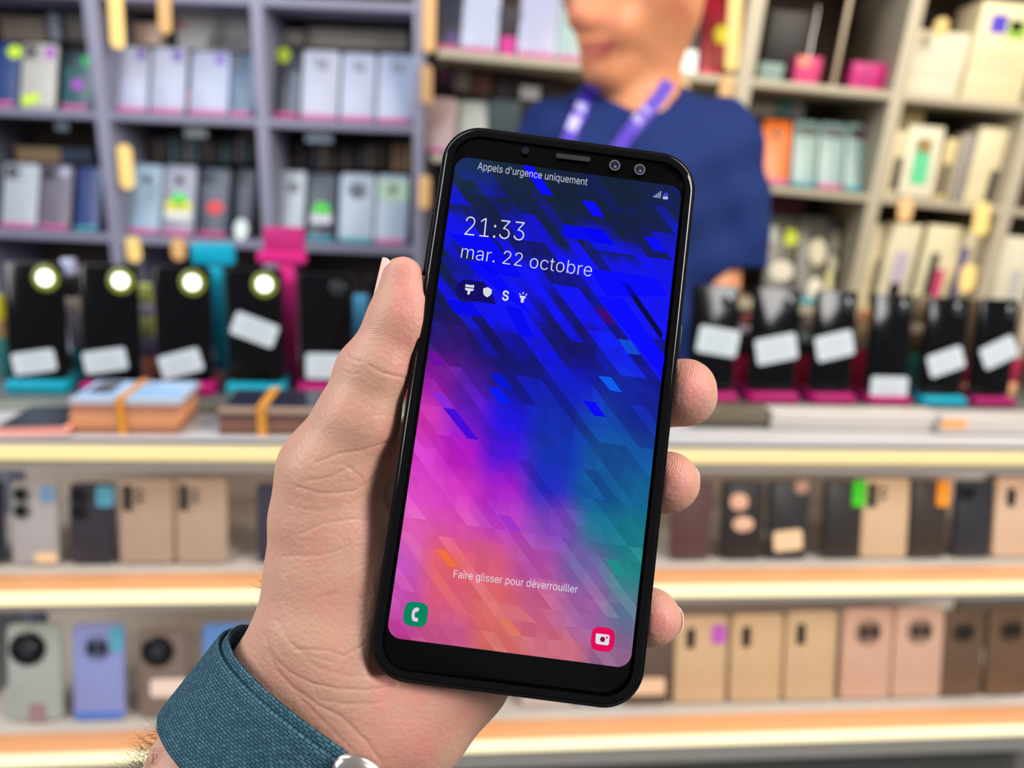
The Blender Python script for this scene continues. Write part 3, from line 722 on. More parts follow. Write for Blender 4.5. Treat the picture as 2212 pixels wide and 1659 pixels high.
def nets(fn, lo, hi, res):
    """surface nets of fn<0 on a grid"""
    lo = np.asarray(lo, float); n = np.ceil((np.asarray(hi) - lo) / res).astype(int) + 1
    g = np.stack(np.meshgrid(*[lo[i] + res * np.arange(n[i]) for i in range(3)], indexing='ij'), -1)
    f = fn(g)
    ins = f < 0
    c = np.zeros(n - 1, int)
    for dx in (0, 1):
        for dy in (0, 1):
            for dz in (0, 1):
                c += ins[dx:n[0] - 1 + dx, dy:n[1] - 1 + dy, dz:n[2] - 1 + dz]
    act = (c > 0) & (c < 8)
    idx = -np.ones(n - 1, int); ids = np.argwhere(act); idx[act] = np.arange(len(ids))
    acc = np.zeros((len(ids), 3)); cnt = np.zeros(len(ids))
    corners = [(0, 0, 0), (1, 0, 0), (0, 1, 0), (1, 1, 0), (0, 0, 1), (1, 0, 1), (0, 1, 1), (1, 1, 1)]
    fv = [f[ids[:, 0] + a, ids[:, 1] + b, ids[:, 2] + e] for a, b, e in corners]
    for i in range(8):
        for j in range(i + 1, 8):
            if sum(abs(corners[i][q] - corners[j][q]) for q in range(3)) != 1: continue
            s = (fv[i] < 0) != (fv[j] < 0)
            t = np.where(s, fv[i] / np.where(s, fv[i] - fv[j], 1), 0)
            p = np.array(corners[i]) + t[:, None] * (np.array(corners[j]) - np.array(corners[i]))
            acc += np.where(s[:, None], p, 0); cnt += s
    V = lo + res * (ids + acc / cnt[:, None])
    Q = []
    for ax in range(3):
        o1, o2 = (ax + 1) % 3, (ax + 2) % 3
        sl = [slice(1, n[k] - 1) for k in range(3)]; sl[ax] = slice(0, n[ax] - 1)
        sh = list(sl); sh[ax] = slice(1, n[ax])
        a, b = ins[tuple(sl)], ins[tuple(sh)]
        for flip in (0, 1):
            w_ = np.argwhere((a & ~b) if not flip else (~a & b))
            off = np.array([0, 0, 0]); off[o1] = 1; off[o2] = 1
            e = w_ + off
            def at(d1, d2):
                q = e.copy(); q[:, o1] -= d1; q[:, o2] -= d2
                return idx[q[:, 0], q[:, 1], q[:, 2]]
            q = np.stack([at(1, 1), at(0, 1), at(0, 0), at(1, 0)], 1)
            Q.append(q if not flip else q[:, ::-1])
    return V, np.concatenate(Q)
def npmesh(name, V, Fc, material, parent=None, origin=(0, 0, 0), smooth=True):
    me = bpy.data.meshes.new(name)
    V = np.asarray(V) - np.asarray(origin)
    me.vertices.add(len(V)); me.vertices.foreach_set('co', V.astype(np.float32).ravel())
    Fc = np.asarray(Fc)
    me.loops.add(Fc.size); me.loops.foreach_set('vertex_index', Fc.astype(np.int32).ravel())
    me.polygons.add(len(Fc)); me.polygons.foreach_set('loop_start', np.arange(0, Fc.size, Fc.shape[1], dtype=np.int32))
    me.update(calc_edges=True); me.validate()
    me.polygons.foreach_set('use_smooth', [smooth] * len(me.polygons))
    me.materials.append(material)
    o = bpy.data.objects.new(name, me); COL.objects.link(o)
    if parent: o.parent = parent
    return o
def trans(p):
    return Matrix.Translation(Vector(p))

# ================================================================== VENDOR
YV = 1.24
def vp(px, py, off=0.0):
    r = ray(px, py); return CAM + (YV + off) / r[1] * r
SV = 1.315 / F                       # metres per picture pixel at the vendor
SKIN2 = None
def skin_mat(base, pink, name):
    mt = bpy.data.materials.new(name); mt.use_nodes = True; nt = mt.node_tree; b = nt.nodes['Principled BSDF']
    L = nt.links
    at = nt.nodes.new('ShaderNodeAttribute'); at.attribute_name = 'blush'
    tc = nt.nodes.new('ShaderNodeTexCoord')
    n1 = nt.nodes.new('ShaderNodeTexNoise'); n1.inputs['Scale'].default_value = 90; n1.inputs['Detail'].default_value = 4
    L.new(tc.outputs['Object'], n1.inputs['Vector'])
    mr = nt.nodes.new('ShaderNodeMapRange'); mr.inputs['From Min'].default_value = .35; mr.inputs['From Max'].default_value = .7
    mr.inputs['To Min'].default_value = -.2; mr.inputs['To Max'].default_value = .42
    L.new(n1.outputs['Fac'], mr.inputs['Value'])
    ad = nt.nodes.new('ShaderNodeMath'); ad.operation = 'ADD'; ad.use_clamp = True
    L.new(at.outputs['Fac'], ad.inputs[0]); L.new(mr.outputs['Result'], ad.inputs[1])
    mx = nt.nodes.new('ShaderNodeMix'); mx.data_type = 'RGBA'
    mx.inputs['A'].default_value = (*lin(base), 1); mx.inputs['B'].default_value = (*lin(pink), 1)
    L.new(ad.outputs[0], mx.inputs['Factor']); L.new(mx.outputs['Result'], b.inputs['Base Color'])
    b.inputs['Roughness'].default_value = .48
    b.inputs['Specular IOR Level'].default_value = .35
    b.inputs['Subsurface Weight'].default_value = .25
    b.inputs['Subsurface Radius'].default_value = (1.0, .35, .18)
    b.inputs['Subsurface Scale'].default_value = .003
    # fine pores and the ridges of pads
    rc = nt.nodes.new('ShaderNodeAttribute'); rc.attribute_name = 'ridge_coord'
    rm = nt.nodes.new('ShaderNodeAttribute'); rm.attribute_name = 'ridge_mask'
    sn = nt.nodes.new('ShaderNodeMath'); sn.operation = 'SINE'; L.new(rc.outputs['Fac'], sn.inputs[0])
    ml = nt.nodes.new('ShaderNodeMath'); ml.operation = 'MULTIPLY'; L.new(sn.outputs[0], ml.inputs[0]); L.new(rm.outputs['Fac'], ml.inputs[1])
    vo = nt.nodes.new('ShaderNodeTexVoronoi'); vo.inputs['Scale'].default_value = 900; L.new(tc.outputs['Object'], vo.inputs['Vector'])
    n2 = nt.nodes.new('ShaderNodeTexNoise'); n2.inputs['Scale'].default_value = 350; n2.inputs['Detail'].default_value = 5; L.new(tc.outputs['Object'], n2.inputs['Vector'])
    a1 = nt.nodes.new('ShaderNodeMath'); a1.operation = 'MULTIPLY_ADD'; a1.inputs[1].default_value = .5; L.new(vo.outputs['Distance'], a1.inputs[0]); L.new(n2.outputs['Fac'], a1.inputs[2])
    a2 = nt.nodes.new('ShaderNodeMath'); a2.operation = 'MULTIPLY_ADD'; a2.inputs[1].default_value = .13; L.new(ml.outputs[0], a2.inputs[0]); L.new(a1.outputs[0], a2.inputs[2])
    bp = nt.nodes.new('ShaderNodeBump'); bp.inputs['Strength'].default_value = .6; bp.inputs['Distance'].default_value = .0003
    L.new(a2.outputs[0], bp.inputs['Height']); L.new(bp.outputs['Normal'], b.inputs['Normal'])
    return mt

def px3(o): return np.asarray(o)
_ax = np.array([RR, np.cross(UU, RR), UU])        # picture right, into depth, picture up
BODY0 = vp(1370, 500); BODY0 = np.array([BODY0[0], BODY0[1], 0.0])
def body_fn(P):
    v = vp; s = SV
    d = ellipsoid(P, v(1373, -40, .02), _ax, (126 * s, 146 * s, 122 * s))
    d = smin(d, cone(P, v(1354, 20, -.01), v(1322, 126, -.035), 106 * s, 50 * s), .05)
    d = smin(d, cone(P, v(1415, 40, .01), v(1385, 110, .0), 66 * s, 62 * s), .04)
    d = smin(d, cone(P, v(1296, 40, -.06), v(1330, 60, -.075), 40 * s, 34 * s), .03)          # cheeks
    d = smin(d, cone(P, v(1268, -58, -.055), v(1254, 36, -.075), 12 * s, 24 * s), .018)       # nose
    d = smin(d, cone(P, v(1274, 44, -.085), v(1280, 42, -.085), 17 * s, 15 * s), .012)        # nostril wing
    d = smin(d, cone(P, v(1265, 88, -.075), v(1316, 88, -.085), 15 * s, 9 * s), .012)        # upper lip
    d = smin(d, cone(P, v(1272, 116, -.07), v(1312, 108, -.08), 15 * s, 9 * s), .012)        # lower lip
    d = smin(d, cone(P, v(1294, 150, -.058), v(1314, 158, -.055), 30 * s, 28 * s), .022)      # chin
    d = smin(d, cone(P, v(1262, -78, -.07), v(1330, -84, -.09), 16 * s, 16 * s), .02)        # brow
    d = smin(d, ellipsoid(P, v(1480, -6, .0), _ax, (24 * s, 15 * s, 52 * s)), .008)          # ear
    d = smin(d, cone(P, v(1384, 110, .03), v(1372, 260, .03), 74 * s, 84 * s), .03)          # neck
    d = smin(d, cone(P, v(1372, 330, .02), v(1360, 640, .02), 120 * s, 130 * s), .05)        # torso under the shirt
    d = smin(d, chain(P, [(v(1530, 330, .02), 62 * s), (v(1556, 480, .0), 58 * s), (v(1540, 640, -.05), 50 * s), (v(1420, 800, -.06), 42 * s)]), .03)
    d = smin(d, chain(P, [(v(1190, 340, .02), 62 * s), (v(1150, 480, .02), 58 * s), (v(1180, 640, -.03), 50 * s), (v(1290, 800, -.06), 42 * s)]), .03)
    groove = np.minimum(cone(P, v(1262, 103, -.1), v(1330, 93, -.112), 8 * s, 5 * s), cone(P, v(1300, 52, -.118), v(1342, 104, -.118), 5 * s, 4 * s))
    return np.maximum(d, -groove)
vroot = thing('person', 'smiling vendor in a navy t-shirt standing behind the counter, face cut at the top', 'person', trans(BODY0))
VSK = skin_mat((206, 140, 100), (200, 116, 88), 'vendor_skin')
V, Q = nets(body_fn, np.array(vp(1130, 860)) * [1, 0, 1] + [0, YV - .2, -.02], np.array(vp(1680, -230)) * [1, 0, 1] + [0, YV + .24, .02], .0052)
body = npmesh('body', V, Q, VSK, vroot, BODY0)
bl = np.zeros(len(V))
for cx_, cy_, r_, a_ in ((1290, 105, 30, 1.0), (1245, 40, 40, .7), (1310, 60, 50, .5), (1465, 20, 40, .6)):
    pp = np.array([V @ RR, V @ UU]).T
    d_ = V - CAM; z_ = d_ @ FW; X_ = CX + F * (d_ @ RR) / z_; Y_ = CY - F * (d_ @ UU) / z_
    bl = np.maximum(bl, a_ * np.exp(-((X_ - cx_) ** 2 + (Y_ - cy_) ** 2) / r_ ** 2))
a = body.data.attributes.new('blush', 'FLOAT', 'POINT'); a.data.foreach_set('value', bl.astype(np.float32))
# eyes and hair of the head (above the picture's top edge)
def sphere(c, r, n=16):
    return [[tuple(c + r * np.array([math.sin(th) * math.cos(t), math.sin(th) * math.sin(t), math.cos(th)])) for t in [2 * math.pi * k / n for k in range(n)]] for th in [math.pi * (i + .02) / 10.04 for i in range(11)]]
for ex, ey in ((1272, -40), (1322, -42)):
    r_ = ray(ex, ey); rn_ = r_ / np.linalg.norm(r_); Pq = CAM + rn_ * .9
    for _ in range(80):
        dd = float(body_fn(Pq[None])[0])
        if dd < .0003: break
        Pq = Pq + rn_ * max(dd * .7, .0008)
    ce = Pq + rn_ * .0088 - BODY0
    eo = obj('eye', MB().loft(sphere(ce, .0105)), mat((222, 214, 208), .2), vroot)
    gz = -rn_ * .8 + np.array([-.5, 0, 0]); gz /= np.linalg.norm(gz)
    obj('iris', MB().loft(sphere(ce + gz * .0075, .0042, 12)), mat((60, 40, 28), .15), eo)
    obj('eyebrow', MB().loft(sphere(np.array([0., 0, 0]), 1.0)), mat((48, 34, 28), .7), vroot).matrix_local = Matrix.Translation(Vector(Pq - BODY0 + UU * .021 - rn_ * -.003)) @ Matrix.Diagonal((.016, .006, .0035, 1))
def hair_fn(P):
    d = ellipsoid(P, vp(1377, -52, .026), _ax, (135 * SV, 154 * SV, 128 * SV))
    n = .74 * UU + .55 * np.cross(UU, RR) + .38 * RR
    return np.maximum(d, (vp(1345, -92, -.05) - P) @ n)
Vh, Qh = nets(hair_fn, np.array(vp(1200, 120)) * [1, 0, 1] + [0, YV - .2, 0], np.array(vp(1560, -250)) * [1, 0, 1] + [0, YV + .24, 0], .006)
npmesh('hair', Vh, Qh, mat((46, 34, 28), .6), vroot, BODY0)
def shirt_fn(P):
    v = vp; s = SV
    d = chain(P, [(v(1215, 318, .03), 86 * s), (v(1370, 300, .03), 96 * s), (v(1525, 328, .02), 92 * s)], .04)
    d = smin(d, cone(P, v(1300, 262, .03), v(1440, 262, .03), 70 * s, 66 * s), .03)
    d = smin(d, cone(P, v(1290, 400, .0), v(1290, 800, .01), 132 * s, 138 * s), .06)
    d = smin(d, cone(P, v(1430, 400, .0), v(1420, 800, .01), 130 * s, 138 * s), .06)
    slv = chain(P, [(v(1530, 330, .02), 96 * s), (v(1560, 460, .0), 90 * s), (v(1556, 640, -.02), 92 * s)], .02)
    sl2 = chain(P, [(v(1205, 330, .03), 90 * s), (v(1165, 460, .03), 84 * s), (v(1165, 640, .01), 84 * s)], .02)
    wr = .0025 * np.sin((P @ (RR * 60 + UU * 38))) + .002 * np.sin(P @ (RR * 35 - UU * 80) + 1.2)
    slv = np.minimum(slv, sl2)
    hem = (vp(1540, 566)[2] - P[..., 2])
    slv = np.maximum(slv, hem - .03 * (P[..., 0] - vp(1540, 566)[0]))
    d = smin(d, slv, .03)
    d = np.maximum(d, vp(1370, 1050)[2] - P[..., 2])
    nk = ellipsoid(P, v(1374, 190, -.012), _ax, (80 * s, 120 * s, 50 * s))
    d = np.maximum(d, -nk)
    # hollow where the arm leaves the sleeve
    return d + wr
Vs, Qs = nets(shirt_fn, np.array(vp(1060, 1060)) * [1, 0, 1] + [0, YV - .22, 0], np.array(vp(1690, 150)) * [1, 0, 1] + [0, YV + .24, 0], .0058)
npmesh('t_shirt', Vs, Qs, mat((21, 40, 94), .85, 0, .2, scale=40), vroot, BODY0)
def trouser_fn(P):
    z = vp(1370, 1040)[2]
    c = np.array([BODY0[0], YV + .03, 0])
    d = None
    for sx in (-.085, .085):
        e = chain(P, [(c + [sx * .8, 0, z - .02], .115), (c + [sx, 0, .5], .075), (c + [sx * 1.15, .01, .07], .06)], .03)
        e = smin(e, cone(P, c + [sx * 1.15, -.1, .04], c + [sx * 1.15, .05, .045], .04, .045), .02)
        d = e if d is None else smin(d, e, .03)
    return d
Vt, Qt = nets(trouser_fn, [BODY0[0] - .3, YV - .2, -.01], [BODY0[0] + .3, YV + .25, 1.1], .014)
npmesh('trousers', Vt, Qt, mat((40, 42, 52), .8), vroot, BODY0)

def ribbon(name, pts, width, thick, material, parent, origin, side=None):
    """flat band through pts; its width lies across the path, its face to the viewer"""
    rings = []
    pts = [np.asarray(p) for p in pts]
    for i, p in enumerate(pts):
        t = pts[min(i + 1, len(pts) - 1)] - pts[max(i - 1, 0)]; t = t / np.linalg.norm(t)
        n = (CAM - p); n = n / np.linalg.norm(n); sd = np.cross(t, n); sd /= np.linalg.norm(sd); n = np.cross(sd, t)
        q = p - origin
        rings.append([tuple(q + sd * width / 2 + n * thick), tuple(q - sd * width / 2 + n * thick), tuple(q - sd * width / 2), tuple(q + sd * width / 2)])
    return obj(name, MB().loft(rings), material, parent)
def on_shirt(px, py, lift=.004):
    r = ray(px, py); t = .8
    P = CAM + t * r / np.linalg.norm(r)
    rn = r / np.linalg.norm(r)
    for _ in range(60):
        dd = min(float(shirt_fn(P[None])[0]), float(body_fn(P[None])[0]))
        if dd < lift: break
        P = P + rn * max(dd * .7, .0015)
    return P
def on_face(px, py, lift):
    rn = ray(px, py); rn = rn / np.linalg.norm(rn); P = CAM + rn * .9
    for _ in range(80):
        dd = float(body_fn(P[None])[0])
        if dd < lift: break
        P = P + rn * max((dd - lift * .5) * .6, .0006)
    return P
ribbon('lips', [on_face(*p, .0012) for p in ((1262, 100), (1270, 104), (1282, 107), (1296, 106), (1310, 102), (1322, 96), (1330, 90))], .012, .0012, mat((150, 74, 66), .4), vroot, BODY0)
ribbon('lips', [on_face(*p, .0018) for p in ((1268, 112), (1282, 117), (1298, 115), (1314, 107))], .009, .0012, mat((176, 92, 80), .4), vroot, BODY0)
LO = on_shirt(1310, 330)
lroot = thing('lanyard', 'purple lanyard with pale print hanging round the vendor\'s neck', 'lanyard', trans(LO))
def sub(a_, b_, n): return [(a_[0] + (b_[0] - a_[0]) * i / n, a_[1] + (b_[1] - a_[1]) * i / n) for i in range(n + 1)]
PURPL = mat((70, 40, 170), .6); PRINT = mat((178, 172, 226), .6)
Lp = [(1283, 190), (1264, 222), (1243, 262), (1228, 300), (1222, 350), (1262, 420)]
Rp = [(1446, 178), (1420, 216), (1382, 258), (1352, 296), (1318, 346), (1272, 420)]
def dens(p, n=5):
    o = []
    for a_, b_ in zip(p[:-1], p[1:]): o += sub(a_, b_, n)[:-1]
    return o + [p[-1]]
for nm, pth, pr, pc in (('strap', Lp, [(1262, 216), (1232, 282)], PRINT), ('strap', Rp, [(1416, 216), (1372, 262)], mat((150, 140, 190), .6))):
    st = ribbon(nm, [on_shirt(*p) for p in dens(pth)], .021, .0015, PURPL, lroot, LO)
    ribbon('print_band', [on_shirt(*p, .0062) for p in sub(pr[0], pr[1], 6)], .016, .0012, pc, st, LO)

# ================================================================== HANDHELD PHONE
RP = np.array([[0.99198155, 0.13781609], [0.13250523, -0.98283734], [0.01241097, 0.11532537]])
def cam2w(c): return c[0] * RR - c[1] * UU + c[2] * FW
pX = cam2w(RP[:, 0] / np.linalg.norm(RP[:, 0])); pYr = cam2w(RP[:, 1])
pY = pYr - (pYr @ pX) * pX; pY /= np.linalg.norm(pY)
pZ = np.cross(pX, pY)
pO = CAM + cam2w(np.array([7.41326, 5.010347, 194.72165])) * .001
def L2W(p): p = np.asarray(p, float) * .001; return pO + p[..., 0:1] * pX + p[..., 1:2] * pY + p[..., 2:3] * pZ
def H(px, py, z=0.0):
    """picture point on the plane z (mm) of the phone -> phone millimetres"""
    r = ray(px, py); t = ((pO + z * .001 * pZ - CAM) @ pZ) / (r @ pZ)
    q = (CAM + t * r - pO) * 1000
    return np.array([q @ pX, q @ pY, z])
PM = Matrix.Identity(4)
for i in range(3): PM[i][0], PM[i][1], PM[i][2], PM[i][3] = pX[i] * .001, pY[i] * .001, pZ[i] * .001, pO[i]
# the root carries millimetres as metres: parts are built in metres in the phone's frame
PMm = Matrix.Identity(4)
for i in range(3): PMm[i][0], PMm[i][1], PMm[i][2], PMm[i][3] = pX[i], pY[i], pZ[i], pO[i]
proot = thing('smartphone', 'black smartphone with a lit blue and pink lock screen held up in the hand', 'phone', PMm)
HW, HT, HB, RC = 35.2, 73.6, 74.8, 10.5
YC = (HT - HB) / 2; HH = (HT + HB) / 2
def pring(ins, z, seg=10):
    return [(x * .001, (y + YC) * .001, z * .001) for x, y in rrect(2 * (HW - ins), 2 * (HH - ins), RC - min(ins, RC - 1.5), seg)]
GLOSS = mat((2, 2, 3), .05, 0, .3, var=0, coat=.0)
FRAME = mat((6, 6, 8), .13, .2, .5, var=0)
obj('front_glass', MB().loft([pring(3.2, -.9), pring(3.2, 0), pring(2.4, -.02), pring(1.5, -.16), pring(.9, -.45), pring(.6, -.9)]), GLOSS, proot)
obj('metal_frame', MB().loft([pring(.5, -.9), pring(.28, -1.05), pring(.1, -1.5), pring(0, -2.4), pring(0, -5.2), pring(.25, -6.2), pring(.7, -6.9), pring(.75, -7.0)]), FRAME, proot)
obj('frame_trim', MB().loft([pring(.55, -.85), pring(.38, -.82), pring(.22, -.95), pring(.3, -1.1)], caps=False), mat((44, 44, 50), .3, .8, var=0), proot)
obj('back_glass', MB().loft([pring(.75, -7.0), pring(1.2, -7.6), pring(2.2, -8.1), pring(3.6, -8.4)]), mat((12, 12, 16), .1, 0, .4, var=0), proot)
def bar_on_side(name, x, y0, y1, z, wz, t):
    o = obj(name, MB().slab(0, 0, (y1 - y0) * .001, wz * .001, 0, t * .001, wz * .00045, .0002, seg=4), mat((26, 26, 30), .3, .6, var=0), proot)
    o.matrix_local = Matrix(((0, (-1 if x > 0 else 1), 0, x * .001), (1, 0, 0, (y0 + y1) / 2 * .001), (0, 0, 1, z * .001), (0, 0, 0, 1)))
    return o
def side_y(px, py): return H(px, py)[1]
bar_on_side('volume_button', -HW - .75, side_y(935, 590), side_y(950, 450), -4.2, 2.6, 1.2)
bar_on_side('power_button', HW + .7, side_y(1462, 768), side_y(1474, 694), -4.2, 2.6, 1.2)

# display ---------------------------------------------------------------
DW, DH, DR = 31.1, 63.95, 3.6
CPTS = [  # picture x, y, dark colour, bright colour, mean brightness of the facets
    (1010, 370, (16, 42, 62), (10, 40, 80), .3), (1120, 400, (4, 30, 52), (0, 10, 110), .1), (1240, 420, (0, 24, 46), (0, 0, 120), .08), (1340, 440, (0, 24, 48), (0, 8, 110), .1), (1440, 440, (2, 22, 64), (0, 20, 140), .3),
    (1000, 430, (4, 26, 60), (0, 0, 220), .35), (1320, 480, (0, 18, 48), (0, 0, 130), .12), (1090, 450, (0, 20, 50), (0, 0, 190), .25), (1000, 500, (0, 0, 120), (0, 0, 255), .75), (1130, 500, (0, 6, 90), (0, 0, 230), .4),
    (1300, 520, (0, 20, 70), (0, 0, 255), .35), (1420, 540, (2, 14, 80), (0, 0, 240), .3), (1200, 470, (0, 24, 50), (0, 0, 170), .2),
    (980, 560, (0, 22, 50), (0, 0, 190), .2), (1130, 600, (0, 4, 110), (0, 0, 255), .75), (1280, 600, (0, 2, 130), (0, 0, 255), .75), (1400, 600, (0, 2, 130), (0, 0, 250), .75),
    (960, 650, (0, 10, 80), (0, 0, 230), .4), (1080, 660, (0, 4, 110), (0, 0, 255), .6), (1240, 660, (0, 2, 110), (0, 0, 255), .6), (1400, 690, (0, 0, 150), (0, 0, 255), .85),
    (950, 740, (40, 0, 110), (0, 40, 130), .3), (1080, 740, (0, 0, 90), (0, 0, 230), .35), (1220, 740, (2, 2, 100), (0, 0, 230), .35), (1340, 760, (0, 0, 110), (0, 20, 250), .5), (1420, 790, (0, 0, 130), (0, 0, 255), .6),
    (935, 820, (110, 0, 140), (180, 30, 190), .4), (1010, 830, (40, 0, 110), (90, 20, 190), .3), (1120, 830, (0, 0, 90), (0, 20, 200), .25), (1250, 840, (0, 0, 130), (0, 20, 220), .45), (1350, 840, (0, 10, 130), (0, 60, 230), .45),
    (925, 900, (190, 30, 160), (220, 60, 180), .5), (1000, 900, (90, 0, 190), (130, 20, 220), .5), (1090, 900, (10, 0, 170), (20, 0, 240), .5), (1200, 900, (0, 10, 110), (0, 40, 180), .35), (1300, 900, (0, 40, 120), (0, 70, 190), .35), (1400, 900, (0, 10, 120), (0, 40, 190), .4),
    (905, 980, (200, 40, 180), (225, 70, 215), .5), (990, 980, (170, 0, 180), (190, 10, 190), .5), (1080, 980, (50, 0, 200), (70, 0, 220), .5), (1200, 980, (0, 30, 130), (0, 50, 190), .4), (1320, 980, (0, 60, 130), (0, 90, 160), .45), (1400, 980, (0, 50, 140), (0, 90, 170), .4),
    (890, 1060, (215, 60, 190), (228, 90, 210), .5), (990, 1060, (205, 40, 185), (220, 60, 200), .5), (1080, 1060, (150, 0, 190), (170, 20, 200), .5), (1180, 1050, (0, 20, 170), (20, 40, 200), .5), (1290, 1060, (0, 60, 130), (0, 90, 160), .4), (1390, 1060, (0, 90, 140), (0, 110, 160), .4),
    (890, 1140, (220, 80, 170), (230, 110, 190), .5), (980, 1140, (205, 60, 165), (225, 100, 190), .5), (1090, 1130, (170, 40, 180), (195, 70, 205), .5), (1190, 1140, (110, 50, 170), (130, 70, 190), .5), (1300, 1150, (0, 100, 130), (10, 120, 150), .4), (1380, 1160, (0, 110, 125), (20, 135, 145), .4),
    (870, 1210, (190, 80, 190), (215, 90, 190), .5), (960, 1200, (225, 90, 90), (240, 110, 70), .5), (1060, 1210, (210, 80, 110), (225, 110, 150), .5), (1150, 1210, (170, 60, 150), (190, 90, 180), .5), (1260, 1220, (110, 80, 160), (120, 110, 170), .4), (1370, 1240, (0, 120, 120), (50, 150, 145), .35),
    (860, 1290, (185, 60, 165), (210, 90, 185), .4), (960, 1280, (215, 80, 120), (230, 110, 110), .5), (1060, 1300, (215, 90, 90), (225, 120, 120), .5), (1160, 1310, (190, 80, 120), (205, 110, 150), .4), (1260, 1310, (150, 80, 150), (170, 110, 170), .4), (1360, 1320, (80, 100, 140), (110, 140, 160), .4),
    (850, 1360, (165, 40, 120), (190, 60, 150), .4), (960, 1370, (190, 70, 130), (205, 100, 140), .4), (1080, 1390, (205, 90, 90), (215, 120, 110), .4), (1190, 1410, (195, 90, 110), (205, 110, 130), .4), (1340, 1420, (130, 85, 130), (160, 110, 150), .4)]
CP = np.array([[*H(a_[0], a_[1])[:2]] for a_ in CPTS])
CD = np.array([lin(a_[2]) for a_ in CPTS]); CB = np.array([lin(a_[3]) for a_ in CPTS])
SOFT = np.array([1.0 if a_[1] < 800 else .62 for a_ in CPTS])[:, None]; CB, CD = CD + (.5 + .5 * SOFT) * (CB - CD), CD + (.5 - .5 * SOFT) * (CB - CD); CM = np.array([a_[4] for a_ in CPTS])
CELL, ROW = 3.5, 3.66
stripe = {}
def facet(i, j, half):
    """brightness of one facet: long diagonal bands broken into runs, plus the single facet"""
    d = i - j + (0 if half else -1)
    d = (d + 100) // (1 + ((d + 100) // 3) % 2)
    r0 = (j + (d * 7) % 5) // (3 + (d * 13) % 5)
    key = (d, r0)
    if key not in stripe: stripe[key] = rng.random()
    k2 = ('t', i, j, half)
    return stripe[key], rng.random()
def wall_color(x, y, s, mbias):
    wts = np.exp(-(((CP[:, 0] - x) ** 2 + (CP[:, 1] - y) ** 2) / 5.2 ** 2)) + 1e-9
    wts /= wts.sum()
    dk, br, mm = wts @ CD, wts @ CB, wts @ CM
    return dk, br, mm
verts, faces, cols = [], [], []
def clipc(x, y): return x, y
ni, nj = int(2 * DW / CELL) + 2, int(2 * DH / ROW) + 2
def add_poly(pts, s, t):
    # clip to the rounded display rectangle
    def inside_clip(poly, nx, ny, c):
        out = []
        for q in range(len(poly)):
            A_, B_ = poly[q - 1], poly[q]
            da, db = A_[0] * nx + A_[1] * ny - c, B_[0] * nx + B_[1] * ny - c
            if (da <= 0) != (db <= 0):
                tt = da / (da - db); out.append((A_[0] + tt * (B_[0] - A_[0]), A_[1] + tt * (B_[1] - A_[1])))
            if db <= 0: out.append(B_)
        return out
    poly = pts
    for nx, ny, c in CLIPS:
        poly = inside_clip(poly, nx, ny, c)
        if len(poly) < 3: return
    base = len(verts)
    cxm = sum(p[0] for p in poly) / len(poly); cym = sum(p[1] for p in poly) / len(poly)
    for p in poly:
        px_, py_ = p[0] * .75 + cxm * .25, p[1] * .75 + cym * .25
        dk, br, mm = wall_color(px_, py_, s, 0)
        v_ = np.clip((mm - s) * 5 + .35, 0, 1) * .9 + .24 * (t - .5)
        v_ = min(1, max(0, v_))
        c = dk * (1 - v_) + br * v_
        c = c * (.95 + .1 * t)
        verts.append((p[0] * .001, p[1] * .001, .00003)); cols.append((*c, 1))
    faces.append(tuple(range(base, base + len(poly))))
CLIPS = [(1, 0, DW), (-1, 0, DW), (0, 1, DH), (0, -1, DH)]
for sx in (-1, 1):
    for sy in (-1, 1):
        for a_ in (15, 30, 45, 60, 75):
            ca, sa = math.cos(math.radians(a_)) * sx, math.sin(math.radians(a_)) * sy
            CLIPS.append((ca, sa, ca * sx * (DW - DR) * sx * 1.0 + sa * sy * (DH - DR) * sy * 1.0 + DR if False else abs(ca) * (DW - DR) + abs(sa) * (DH - DR) + DR))
for j in range(nj):
    for i in range(-1, ni):
        x0_, y0_ = -DW + i * CELL - 1.2, DH - j * ROW + 1.1
        a_, b_, c_, d_ = (x0_, y0_), (x0_ + CELL, y0_), (x0_ + CELL, y0_ - ROW), (x0_, y0_ - ROW)
        s, t = facet(i, j, 1); add_poly([a_, c_, b_], s, t)
        s, t = facet(i, j, 0); add_poly([a_, d_, c_], s, t)
def emissive_attr():
    mt = bpy.data.materials.new('lit_screen'); mt.use_nodes = True; nt = mt.node_tree; b = nt.nodes['Principled BSDF']
    at = nt.nodes.new('ShaderNodeAttribute'); at.attribute_name = 'Col'
    nt.links.new(at.outputs['Color'], b.inputs['Emission Color']); b.inputs['Emission Strength'].default_value = 1.0
    b.inputs['Base Color'].default_value = (.004, .004, .006, 1); b.inputs['Roughness'].default_value = .08; b.inputs['Specular IOR Level'].default_value = .15
    return mt
me = bpy.data.meshes.new('display'); me.from_pydata(verts, [], [f[::-1] for f in faces]); me.update()
ca = me.color_attributes.new('Col', 'FLOAT_COLOR', 'POINT'); ca.data.foreach_set('color', np.array(cols, np.float32).ravel())
if me.polygons[0].normal.z < 0: me.flip_normals()
me.materials.append(emissive_attr())
disp = bpy.data.objects.new('display', me); COL.objects.link(disp); disp.parent = proot
disp['label'] = 'lit lock screen with a faceted blue, teal, magenta and orange wallpaper'
